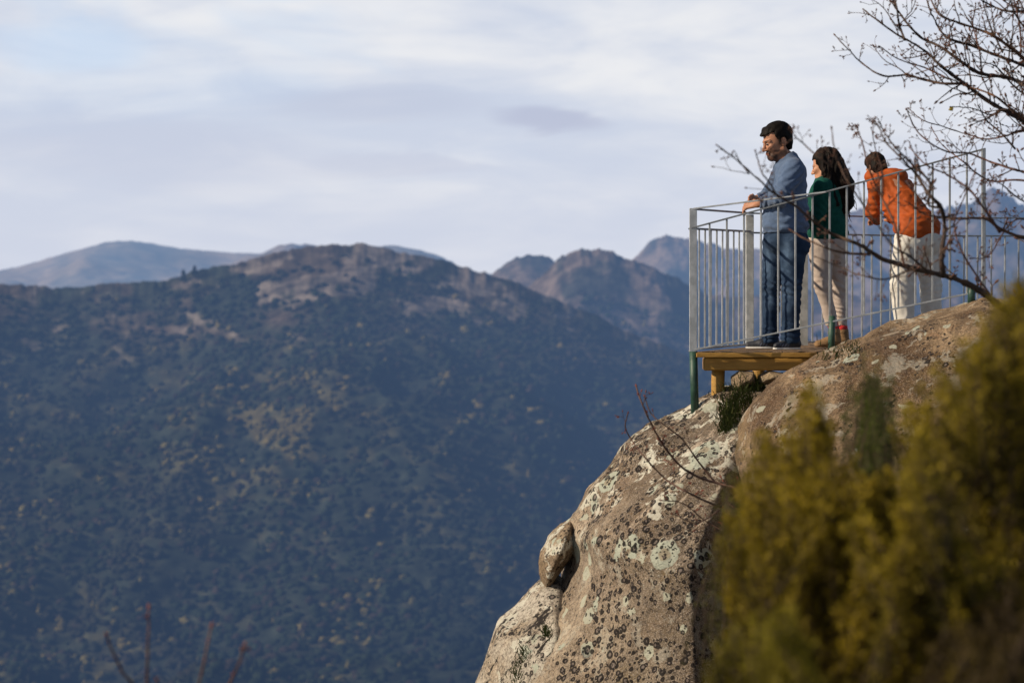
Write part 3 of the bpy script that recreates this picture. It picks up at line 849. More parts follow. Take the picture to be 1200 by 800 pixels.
# ------------------------------------------------------------------ people
M_skin = simple('skin', (.36, .17, .10), (.42, .205, .125), 30, .55, .1, 200, vcol=True, spec=.35)
M_hair = simple('dark_hair', (.005, .004, .0035), (.010, .0075, .006), 30, .65, .2, 50, stretch=(1, 1, .12), vcol=True, spec=.12)
M_blue = simple('blue_knit', (.078, .122, .215), (.098, .150, .255), 25, .95, .35, 260, vcol=True, sheen=.2, spec=.15)
M_jean = simple('denim', (.011, .024, .054), (.024, .047, .092), 14, .9, .35, 300, vcol=True, spec=.15)
M_greenk = simple('green_knit', (.006, .060, .048), (.010, .080, .062), 25, .95, .3, 220, vcol=True, spec=.15)
M_beige = simple('beige_cotton', (.40, .335, .30), (.50, .43, .385), 14, .9, .3, 200, vcol=True, spec=.15)
M_white = simple('white_cotton', (.56, .55, .51), (.66, .645, .60), 14, .9, .3, 200, vcol=True, spec=.15)
M_orange = simple('orange_jacket', (.32, .058, .007), (.40, .078, .011), 14, .7, .3, 160, vcol=True, spec=.25)
M_navy = simple('navy_shoe', (.010, .013, .022), (.022, .026, .038), 40, .6, .2, 150, vcol=True)
M_sole = simple('white_rubber', (.6, .6, .58), (.7, .7, .68), 30, .6, .1, 100)
M_tan = simple('tan_suede', (.20, .12, .055), (.28, .17, .08), 30, .9, .3, 150)
M_red = simple('red_sock', (.55, .025, .03), (.65, .04, .045), 30, .9, .4, 200)
M_eye = simple('eye', (.012, .008, .006), (.02, .012, .01), 30, .2, .0, 100)

def Rz(a): c, s_ = math.cos(a), math.sin(a); return np.array([[c, -s_, 0], [s_, c, 0], [0, 0, 1]])
def Ry(a): c, s_ = math.cos(a), math.sin(a); return np.array([[c, 0, s_], [0, 1, 0], [-s_, 0, c]])
def Rx(a): c, s_ = math.cos(a), math.sin(a); return np.array([[1, 0, 0], [0, c, -s_], [0, s_, c]])

class Fig:
    """joints measured in photo pixels at the person's own distance, plus a sideways offset in metres"""
    def __init__(s, D): s.D = D; s.m = D / FPX
    def p(s, q): return P(q[0], q[1], s.D) + np.array([0, q[2] if len(q) > 2 else 0, 0])
    def vol(s, x0, y0, x1, y1, dy, h):
        a, b = P(x0, y1, s.D), P(x1, y0, s.D)
        return Vol((a[0], s.D - dy, a[2]), (b[0], s.D + dy, b[2]), h)

def wrinkles(amp, freq, seed, sq=(1, 1, 2.2), folds=()):
    def fn(p):
        d = amp * fbm(p * np.array(sq) * freq, 3, seed)
        r = 1 - np.abs(fbm(p * np.array(sq) * freq * .7 + 5, 2, seed + 9)) * 3
        d = d - amp * .9 * np.clip(r, 0, 1)
        for (c, rad, dirv, wl, a) in folds:                 # local creases: centre, radius, direction across the folds
            q = p - c; w_ = np.exp(-(q * q).sum(-1) / rad ** 2)
            d = d - a * w_ * (.5 + .5 * np.sin((q @ np.asarray(dirv)) / wl * 6.283 + 2.5 * fbm(p * 9, 2, seed + 3)))
        return d
    return fn

HEADCOL = {}
def head_prims(V, C, R, s_, male=True):
    """head facing local -X, z up; C centre, R rotation (columns local axes), s_ scale"""
    L = lambda v: C + R @ (np.array(v) * s_)
    E = lambda c, r, k=.02, sub=False, RR=None: V.ell(L(c), np.array(r) * s_, R if RR is None else R @ RR, k * s_, sub)
    Cn = lambda a, b, ra, rb, k=.012, sub=False: V.rc(L(a), L(b), ra * s_, rb * s_, k * s_, sub)
    E((.012, 0, .032), (.098, .076, .088))
    E((-.030, 0, -.040), (.060, .060, .074), .035)
    Cn((-.068, -.018, -.100), (-.068, .018, -.100), .020, .020, .03)            # chin
    for sy in (-1, 1):
        Cn((-.060, sy * .028, -.092), (.005, sy * .056, -.062), .016, .018, .03)  # jaw
        E((-.070, sy * .036, -.022), (.022, .024, .020), .025)                    # cheek
        Cn((-.086, sy * .010, .016), (-.074, sy * .048, .014), .011, .010, .012)  # brow ridge
        E((-.094, sy * .031, -.004), (.018, .017, .010), .014, True)              # eye socket
        E((-.078, sy * .031, -.005), (.012, .013, .012), .004)                    # eyeball and lids
        E((.012, sy * .079, -.014), (.019, .010, .033), .006, False, Ry(.25))     # ear
        E((.008, sy * .088, -.012), (.010, .006, .018), .006, True, Ry(.25))
    Cn((-.090, 0, .004), (-.114, 0, -.036), .008, .0115, .010)                    # nose
    for sy in (-1, 1): Cn((-.102, sy * .011, -.039), (-.096, sy * .013, -.040), .0085, .008, .006)
    Cn((-.090, -.017, -.062), (-.090, .017, -.062), .0075, .0075, .008)           # lips
    Cn((-.088, -.015, -.072), (-.088, .015, -.072), .0085, .0085, .007)
    Cn((-.103, -.02, -.067), (-.103, .02, -.067), .004, .004, .004, True)
    return L

def head_local(V, C, R, s_): return (np.asarray(V) - C) @ R / s_

def hand(V, wrist, knuck, side, curl_dir, s_=1.0, up=(0, 0, 1)):
    """palm from wrist to knuckles, four fingers of different length curling towards curl_dir, thumb off the side"""
    wrist = np.asarray(wrist, float); knuck = np.asarray(knuck, float)
    f = knuck - wrist; L = np.linalg.norm(f); f = f / L
    sd_ = np.asarray(side, float); sd_ = sd_ - f * (sd_ @ f); sd_ /= np.linalg.norm(sd_)
    cd = np.asarray(curl_dir, float); cd = cd - f * (cd @ f); cd /= np.linalg.norm(cd)
    for k in (-1.2, 0, 1.2):
        V.rc(wrist + sd_ * .011 * k * s_, knuck + sd_ * .020 * k * s_, .017 * s_, .0135 * s_, .012)
    for k, (o, ln) in enumerate(((-1.5, .068), (-.5, .080), (.5, .086), (1.5, .076))):
        a = knuck + sd_ * o * .0195 * s_
        b = a + (f * .75 + cd * .55) * ln * .46 * s_
        c = b + (f * .05 + cd * 1.0) * ln * .32 * s_
        d = c + (-f * .65 + cd * .60) * ln * .26 * s_
        V.rc(a, b, .0098 * s_, .0092 * s_, .003); V.rc(b, c, .0092 * s_, .0085 * s_, .002); V.rc(c, d, .0085 * s_, .0075 * s_, .002)
    t0 = wrist + f * L * .25 + sd_ * .024 * s_
    t1 = t0 + (f * .5 + sd_ * .65 + cd * .3) * .040 * s_
    t2 = t1 + (f * .85 + sd_ * .0 + cd * .5) * .034 * s_
    V.rc(t0, t1, .0135 * s_, .0115 * s_, .010); V.rc(t1, t2, .011 * s_, .009 * s_, .003)

# ---- the man in the blue sweater
def make_man():
    f = Fig(19.3); m = f.m; p = f.p
    root = empty('person', p((912, 408)))
    tag(root, 'dark haired bearded man in blue sweater and jeans leaning on the corner of the railing', 'person')
    TORSO = [('ell', (923, 221, 0), (.150, .185, .27), .06), ('ell', (920, 254, 0), (.170, .172, .20), .07)]
    SH = [((927, 199, -.175), (927, 199, .175), .078, .078), ((924, 187, 0), (928, 200, 0), .075, .09)]
    ARM_N = [((926, 200, -.185), (911, 232, -.225), .084, .062), ((911, 232, -.225), (890, 238, -.075), .060, .042)]
    ARM_F = [((922, 200, .185), (902, 230, .22), .080, .060), ((902, 230, .22), (889, 233, .10), .058, .040)]
    LEG = [[((911, 284, .085), (905, 338, .10), .106, .068), ((905, 338, .10), (904, 399, .10), .067, .064)],
           [((928, 284, -.085), (926, 338, -.10), .112, .071), ((926, 338, -.10), (924, 399, -.10), .070, .070)]]
    PELV = ('ell', (920, 279, 0), (.172, .172, .14), .05)
    # body
    V = f.vol(862, 136, 956, 412, .40, .0046)
    C = p((910.5, 165, 0)); R = Rz(math.radians(18)) @ Ry(math.radians(-17)); S = 1.18
    for a, b, ra, rb in SH: V.rc(p(a), p(b), ra * .82, rb * .82, .05)
    for _, c, r, k in TORSO: V.ell(p(c), np.array(r) * .86, None, k)
    V.ell(p(PELV[1]), np.array(PELV[2]) * .86, None, .05)
    V.rc(p((917, 182, 0)), p((923, 198, 0)), .062, .075, .03)
    for arm in (ARM_N, ARM_F):
        for a, b, ra, rb in arm: V.rc(p(a), p(b), ra * .72, rb * .78, .02)
    for leg in LEG:
        for a, b, ra, rb in leg: V.rc(p(a), p(b), ra * .72, rb * .68, .02)
        e = leg[1][1]; V.rc(p((e[0] + 2, 403, e[2])), p((e[0] - 12, 404, e[2] * 1.1)), .028, .018, .01)
    head_prims(V, C, R, S)
    V.rc(p((890, 238, -.075)), p((887, 239, -.06)), .031, .029, .02); V.rc(p((889, 233, .10)), p((885, 234, .07)), .030, .028, .02)
    hand(V, p((887, 239, -.06)), p((875, 240.5, .0)), (.25, .45, .85), (-.15, .0, -1), 1.05)
    hand(V, p((886, 234, .075)), p((880, 233, .01)), (-.4, -.5, .75), (-.2, -.2, -1), .95)
    vv, q = V.mesh()
    l = head_local(vv, C, R, S)
    # beard, brows, lips painted by position on the face
    col = np.ones((len(vv), 3))
    nz = fbm(l * 30, 3, 5)
    inhead = (np.linalg.norm(l, axis=1) < .16)
    jaw = (.62 + .38 * sstep(-.035, -.06, l[:, 0])) * sstep(-.040, -.056, l[:, 2] + .25 * np.clip(l[:, 0] + .075, 0, 1) - .006 * nz) * sstep(.030, .012, l[:, 0]) * sstep(-.155, -.140, l[:, 2])
    front = sstep(-.066, -.078, l[:, 0]) * sstep(.036, .026, abs(l[:, 1]))
    lips = np.exp(-((l[:, 2] + .067) / .010) ** 2) * sstep(.024, .018, abs(l[:, 1])) * sstep(-.080, -.088, l[:, 0])
    must = front * np.exp(-((l[:, 2] + .052) / .0075) ** 2)
    beard = np.clip(np.maximum(jaw * (.92 + .2 * nz), must) - lips * .8, 0, 1) * inhead
    col = lerp(col, (.035, .03, .03), beard)
    col = lerp(col, (1.0, .60, .55), lips * .6 * inhead)
    brow = np.exp(-((l[:, 2] - .019 - .1 * (abs(l[:, 1]) - .03)) / .0055) ** 2) * sstep(.006, .012, abs(l[:, 1])) * sstep(.058, .05, abs(l[:, 1])) * sstep(-.06, -.068, l[:, 0])
    col = lerp(col, (.05, .045, .04), np.clip(brow, 0, 1) * inhead)
    eyes = np.exp(-((l[:, 2] + .004) / .0055) ** 2 - ((abs(l[:, 1]) - .031) / .013) ** 2) * sstep(-.068, -.075, l[:, 0])
    col = lerp(col, (.10, .08, .08), np.clip(eyes * 1.3, 0, 1) * inhead)
    neckred = sstep(-.09, -.12, l[:, 2]) * inhead * (1 - beard)
    col = lerp(col, (.95, .80, .75), neckred)
    mesh_obj('body', vv, q, M_skin, root, True, col)
    # hair: close cap with a fringe
    H = f.vol(884, 136, 936, 194, .20, .0046)
    L = lambda v: C + R @ (np.array(v) * S)
    H.ell(L((.014, 0, .040)), np.array((.107, .085, .093)) * S, R, .02)
    H.ell(L((.058, 0, -.020)), np.array((.044, .068, .075)) * S, R, .03)
    H.rc(L((-.050, -.03, .088)), L((-.084, .02, .064)), .016 * S, .012 * S, .03)
    H.rc(L((-.050, .03, .086)), L((-.082, -.01, .062)), .015 * S, .012 * S, .03)
    for sy in (-1, 1): H.rc(L((-.012, sy * .072, .02)), L((-.016, sy * .074, -.022)), .014 * S, .008 * S, .012)
    def hairclip(pp):
        l = head_local(pp, C, R, S); n = .006 * fbm(l * 40, 2, 8)
        face = np.minimum(-(l[:, 0] + .034 + .45 * np.clip(.055 - l[:, 2], -1, 0)) , .060 - l[:, 2] + .25 * np.clip(abs(l[:, 1]) - .03, 0, 1))
        side = np.minimum(np.minimum(.012 - l[:, 2], .036 - l[:, 0]), l[:, 0] + .030) - .004
        burns = np.minimum(np.abs(l[:, 0] + .014) - .012, -(l[:, 2] + .032))
        low = -(l[:, 2] + .082 - .2 * (l[:, 0] - .05))
        side = np.minimum(side, np.abs(l[:, 0] + .014) - .010)
        return np.maximum(np.maximum(face, np.where(l[:, 0] < .040, side, -1)), low) + n
    H.clip(hairclip)
    H.warp(lambda pp: .006 * fbm(head_local(pp, C, R, S) * np.array((18, 42, 20)), 2, 31))
    vv, q = H.mesh(); mesh_obj('hair', vv, q, M_hair, root, True, np.ones((len(vv), 3)))
    for sy in (-1, 1):
        mb = MB(); v0, f0 = ico(2); mb.add(L((-.0835, sy * .031, -.005)) + v0 * .0095 * S, None, f0); mb.build('eye', M_eye, root)
    # sweater
    Wv = f.vol(880, 174, 956, 282, .40, .0052)
    for _, c, r, k in TORSO: Wv.ell(p(c), r, None, k)
    for a, b, ra, rb in SH: Wv.rc(p(a), p(b), ra, rb, .055)
    Wv.rc(p((920, 264, 0)), p((919, 271, 0)), .168, .165, .05)
    for arm in (ARM_F, ARM_N):
        for a, b, ra, rb in arm: Wv.rc(p(a), p(b), ra, rb, .022)
    hem = p((0, 272.5))[2]; neck = p((924, 181, 0))
    nd_ = np.array([-.50, 0, .866])
    Wv.clip(lambda pp: np.maximum(np.maximum(hem - pp[:, 2] + .006 * np.sin(pp[:, 0] * 25), (pp - neck) @ nd_ - .006), p((890.5, 0))[0] - pp[:, 0] + .0))
    # neck opening
    Wv.rc(p((917, 176, 0)), p((922, 192, 0)), .066, .070, .012, True)
    Wv.rc(p((918, 181.5, 0)), p((918.5, 183, 0)), .001, .001, .004)
    # torso bottom opens: hollow
    Wv.warp(wrinkles(.006, 7.0, 41, (1, 1, 1.6), [(p((911, 230, -.22)), .11, (.75, 0, .66), .050, .024), (p((899, 236, -.15)), .07, (1, 0, 0), .034, .020),
        (p((922, 262, 0)), .20, (.25, 0, 1), .075, .020), (p((925, 212, -.2)), .10, (.6, 0, -.8), .05, .016), (p((940, 245, 0)), .12, (.5, 0, .9), .06, .018)]))
    vv, q = Wv.mesh()
    sh = 1 - .08 * np.clip(fbm(vv * 14, 3, 6), -1, 1)
    dn_ = (vv - neck) @ nd_
    rib = sstep(-.022, -.016, dn_) + sstep(hem + .045, hem + .035, vv[:, 2])
    mesh_obj('sweater', vv, q, M_blue, root, True, (sh * (1 - .22 * np.clip(rib, 0, 1)))[:, None] * np.ones(3))
    # jeans
    J = f.vol(884, 264, 956, 412, .32, .0052)
    J.ell(p(PELV[1]), PELV[2], None, .05)
    for leg in LEG:
        for a, b, ra, rb in leg: J.rc(p(a), p(b), ra, rb, .02)
    J.rc(p((935, 288, -.08)), p((934, 292, .08)), .085, .085, .04)
    J.clip(lambda pp: np.maximum(p((0, 402))[2] - pp[:, 2], pp[:, 2] - p((0, 268))[2]))
    folds = []
    for x, dy in ((905, .10), (926, -.10)):
        folds += [(p((x, 338, dy)), .11, (.35, 0, 1), .052, .014), (p((x, 392, dy)), .09, (.2, 0, 1), .04, .016), (p((x + 4, 300, dy)), .12, (.7, 0, .7), .06, .012), (p((x + 5, 362, dy)), .09, (.6, 0, .8), .05, .009)]
    J.warp(wrinkles(.006, 6.5, 51, (1.4, 1.4, 1.2), folds))
    vv, q = J.mesh()
    py_, px_ = row_of(vv)
    fade_lit = np.zeros(len(vv))  # worn denim fronts, with the sunlight on them also painted into the colour
    for x, dy in ((905, .10), (926, -.10)):
        fade_lit = np.maximum(fade_lit, np.exp(-((px_ - x + 3) / 7) ** 2 - ((py_ - 305) / 26) ** 2) + .9 * np.exp(-((px_ - x + 2) / 6) ** 2 - ((py_ - 350) / 14) ** 2))
    col = lerp(np.ones((len(vv), 3)), (3.6, 3.0, 2.5), np.clip(fade_lit * (.8 + .5 * fbm(vv * 20, 3, 3)), 0, 1))
    mesh_obj('jeans', vv, q, M_jean, root, True, col)
    # shoes
    for (hx, tx, dy, dt) in ((909, 879, .10, .12), (931, 908, -.10, -.14)):
        Sh = f.vol(866, 390, 944, 412, .32, .0042)
        Sh.rc(p((hx, 402, dy)), p(((hx + tx) / 2, 403.5, (dy + dt) / 2)), .043, .040, .02)
        Sh.rc(p(((hx + tx) / 2, 403.5, (dy + dt) / 2)), p((tx, 405.0, dt)), .040, .028, .02)
        Sh.rc(p((hx - 3, 398, dy)), p((hx - 3, 395, dy)), .044, .046, .02)
        zs = p((0, 407.3))[2]
        Sh.clip(lambda pp: zs + .006 - pp[:, 2])
        vv, q = Sh.mesh()
        cx = (p((hx, 0))[0] - vv[:, 0]) / m          # px forward of the heel
        hz = (vv[:, 2] - zs) / m
        st = (np.abs(((cx - 9 + hz * .5) % 3.4) - 1.0) < .65) & (cx > 6) & (cx < 18) & (hz > 1.2) & (hz < 5.4)
        sh = mesh_obj('shoe', vv, q, M_navy, root, True, np.where(st[:, None], (5, 5, 5), (1, 1, 1)))
        mb = MB(); n = 14
        tt = np.linspace(0, 1, n)
        a = p((hx + 4, 407.6, dy)); b = p((tx - 3.5, 407.6, dt))
        ctr = a + (b - a) * tt[:, None]; wdt = .034 + .010 * np.sin(tt * 3.3) - .012 * tt ** 6 - .01 * (1 - tt) ** 6
        pr = np.array([-(b - a)[1], (b - a)[0], 0]); pr /= np.linalg.norm(pr)
        VV = []; QQ = []
        for i in range(n):
            for sg, zz in ((-1, -.006), (1, -.006), (1, .008), (-1, .008)): VV.append(ctr[i] + pr * sg * wdt[i] + np.array([0, 0, zz]))
        for i in range(n - 1):
            for k in range(4): QQ.append((i * 4 + k, i * 4 + (k + 1) % 4, i * 4 + 4 + (k + 1) % 4, i * 4 + 4 + k))
        QQ += [(3, 2, 1, 0), (n * 4 - 4, n * 4 - 3, n * 4 - 2, n * 4 - 1)]
        mb.add(VV, QQ); mb.build('sole', M_sole, sh, smooth=False)
make_man()

# ---- the woman in the green sweater
def make_woman():
    f = Fig(19.75); p = f.p
    root = empty('person', p((975, 404)))
    tag(root, 'long haired woman in dark green sweater looking down behind the man in blue', 'person')
    C = p((966.5, 194, 0)); R = Rz(math.radians(-24)) @ Ry(math.radians(-14)); S = 1.02
    TORSO = [('ell', (967, 238, 0), (.135, .165, .22), .05), ('ell', (970, 266, 0), (.145, .150, .17), .06)]
    SH = [((963, 219, -.15), (966, 219, .15), .066, .066), ((964, 212, 0), (966, 224, 0), .05, .07)]
    ARM_N = [((960, 221, -.165), (955, 255, -.20), .066, .052), ((955, 255, -.20), (936, 258, -.03), .050, .036)]
    ARM_F = [((962, 221, .165), (950, 252, .20), .066, .052), ((950, 252, .20), (934, 256, .05), .050, .036)]
    LEG = [[((960, 292, -.075), (962, 335, -.09), .100, .066), ((962, 335, -.09), (975, 386, -.08), .063, .044)],
           [((978, 292, .07), (984, 335, .09), .098, .064), ((984, 335, .09), (988, 385, .08), .062, .044)]]
    PELV = ('ell', (969, 284, 0), (.160, .168, .15), .05)
    V = f.vol(916, 168, 1012, 412, .36, .005)
    for a, b, ra, rb in SH: V.rc(p(a), p(b), ra * .82, rb * .82, .04)
    for _, c, r, k in TORSO: V.ell(p(c), np.array(r) * .86, None, k)
    V.ell(p(PELV[1]), np.array(PELV[2]) * .86, None, .05)
    V.rc(p((967, 206, 0)), p((966, 220, 0)), .048, .055, .03)
    for arm in (ARM_N, ARM_F):
        for a, b, ra, rb in arm: V.rc(p(a), p(b), ra * .74, rb * .8, .02)
        w_ = arm[1][1]
        hand(V, p(w_), p((w_[0] - 11, w_[1] - 1, w_[2] + (.02 if w_[2] < 0 else -.02))), (.1, .5, .8), (-.2, 0, -1), .9)
    for leg in LEG:
        for a, b, ra, rb in leg: V.rc(p(a), p(b), ra * .70, rb * .72, .02)
        e = leg[1][1]; V.rc(p((e[0] + 2, 400, e[2])), p((e[0] - 11, 402, e[2])), .024, .018, .01)
    for e in ((975, 384, -.08), (988, 384, .08)): V.rc(p(e), p((e[0] + 1, 397, e[2])), .032, .028, .02)
    head_prims(V, C, R, S, False)
    vv, q = V.mesh(); l = head_local(vv, C, R, S); inh = np.linalg.norm(l, axis=1) < .15
    col = np.tile((1.22, 1.28, 1.30), (len(vv), 1)).astype(float)
    brow = np.exp(-((l[:, 2] - .019) / .005) ** 2) * sstep(.008, .012, abs(l[:, 1])) * sstep(.055, .05, abs(l[:, 1])) * sstep(-.06, -.068, l[:, 0])
    eyes = np.exp(-((l[:, 2] + .004) / .0055) ** 2 - ((abs(l[:, 1]) - .031) / .013) ** 2) * sstep(-.068, -.075, l[:, 0])
    lips = np.exp(-((l[:, 2] + .067) / .009) ** 2) * sstep(.022, .017, abs(l[:, 1])) * sstep(-.080, -.086, l[:, 0])
    col = lerp(col, (.08, .06, .05), np.clip(np.maximum(brow, eyes) * 1.2, 0, 1) * inh); col = lerp(col, (1.1, .5, .5), lips * inh)
    mesh_obj('body', vv, q, M_skin, root, True, col)
    H = f.vol(940, 168, 1012, 256, .24, .0046)
    L = lambda v: C + R @ (np.array(v) * S)
    H.ell(L((.018, 0, .042)), np.array((.108, .092, .098)) * S, R, .02)
    H.rc(p((971, 190, 0)), p((985, 216, -.01)), .112, .100, .03)
    H.rc(p((985, 216, -.01)), p((992, 236, -.02)), .098, .062, .03)
    H.rc(p((992, 236, -.02)), p((988, 247, -.03)), .055, .03, .03)
    H.rc(p((963, 186, -.085)), p((968, 213, -.10)), .030, .026, .02)
    H.rc(p((967, 200, -.10)), p((978, 240, -.12)), .035, .022, .03)
    H.rc(p((963, 184, .085)), p((966, 210, .10)), .03, .03, .02)
    def hc(pp):
        l = head_local(pp, C, R, S)
        return np.minimum(np.minimum(-(l[:, 0] + .040 - .02 * sstep(.05, -.1, l[:, 2])), .066 - l[:, 2]), l[:, 2] + .16)
    H.clip(hc)
    H.warp(lambda pp: .011 * fbm(pp * np.array((34, 34, 7)) + 3 * vnoise(pp * 6, 4)[:, None] * np.array((1, 1, 0)), 3, 33))
    vv, q = H.mesh()
    lf = sstep(.0, .5, fbm(vv * np.array((40, 40, 6)), 3, 12))
    hair = mesh_obj('hair', vv, q, M_hair, root, True, lerp(np.ones((len(vv), 3)), (2.2, 1.5, 1.2), lf * .6))
    mb = MB(); r = random.Random(5)
    for k in range(46):                                   # loose curling ends
        a = np.array(p((r.uniform(974, 994), r.uniform(200, 236), r.uniform(-.10, .06)))); n = 9; pts = [a]
        ln = r.uniform(.10, .24); ph = r.uniform(0, 6); am = r.uniform(.006, .016)
        dx = r.uniform(-.01, .10)
        for i in range(1, n):
            t = i / (n - 1)
            pts.append(a + np.array([dx * t + am * math.sin(ph + t * 9), am * math.cos(ph + t * 8), -ln * t]))
        mb.tube(pts, np.linspace(.0065, .0018, n), 4, (2.6, 1.7, 1.3))
    mb.build('loose_lock', M_hair, hair)
    for sy in (-1, 1):
        mb = MB(); v0, f0 = ico(2); mb.add(L((-.0835, sy * .031, -.005)) + v0 * .0088 * S, None, f0); mb.build('eye', M_eye, root)
    Wv = f.vol(932, 205, 1002, 290, .36, .0052)
    for _, c, r_, k in TORSO: Wv.ell(p(c), r_, None, k)
    for a, b, ra, rb in SH: Wv.rc(p(a), p(b), ra, rb, .045)
    for arm in (ARM_F, ARM_N):
        for a, b, ra, rb in arm: Wv.rc(p(a), p(b), ra, rb, .02)
    Wv.rc(p((970, 274, 0)), p((970, 280, 0)), .156, .15, .05)
    Wv.rc(p((966, 200, 0)), p((966, 213, 0)), .055, .058, .01, True)
    Wv.clip(lambda pp: np.maximum(p((0, 284))[2] - pp[:, 2] + .006 * np.sin(pp[:, 0] * 30), p((938, 0))[0] - pp[:, 0]))
    Wv.warp(wrinkles(.007, 7, 61, (1, 1, 1.5), [(p((955, 252, -.2)), .10, (.7, 0, .7), .05, .014), (p((972, 272, 0)), .18, (.2, 0, 1), .07, .013)]))
    vv, q = Wv.mesh(); mesh_obj('sweater', vv, q, M_greenk, root, True, np.ones((len(vv), 3)))
    J = f.vol(926, 276, 1000, 404, .30, .0052)
    J.ell(p(PELV[1]), PELV[2], None, .05)
    for leg in LEG:
        for a, b, ra, rb in leg: J.rc(p(a), p(b), ra, rb, .02)
    J.clip(lambda pp: np.maximum(p((0, 381))[2] - pp[:, 2], pp[:, 2] - p((0, 280))[2]))
    J.warp(wrinkles(.006, 6.5, 71, (1.4, 1.4, 1.2), [(p((984, 335, .09)), .12, (.5, 0, .9), .05, .012), (p((982, 372, 0)), .10, (.3, 0, 1), .04, .012), (p((962, 334, -.09)), .1, (.3, 0, 1), .05, .01), (p((966, 300, 0)), .13, (.6, 0, .8), .06, .011)]))
    vv, q = J.mesh()
    px_ = row_of(vv)[1]
    mesh_obj('trousers', vv, q, M_beige, root, True, np.ones((len(vv), 3)))
    for ex, ey in ((975, -.08), (988, .08)):
        mb = MB(); mb.tube([p((ex - 1, 378, ey)), p((ex + .5, 384, ey)), p((ex + 1, 390, ey))], [.046, .045, .044], 14); mb.build('sock', M_red, root)
    for ex, ey in ((975, -.08), (988, .08)):
        pts = [((ex + 1, 389, ey), (ex + 2, 396, ey), .050, .046), ((ex + 2, 399, ey), (ex - 7, 401, ey), .044, .042), ((ex - 7, 401, ey), (ex - 17, 403, ey - .01), .042, .034)]
        B = f.vol(912, 382, 1000, 410, .2, .0045)
        for a, b, ra, rb in pts: B.rc(p(a), p(b), ra, rb, .02)
        B.clip(lambda pp: p((0, 406))[2] - pp[:, 2])
        B.warp(wrinkles(.003, 14, 81)); vv, q = B.mesh(); mesh_obj('boot', vv, q, M_tan, root, True)
make_woman()

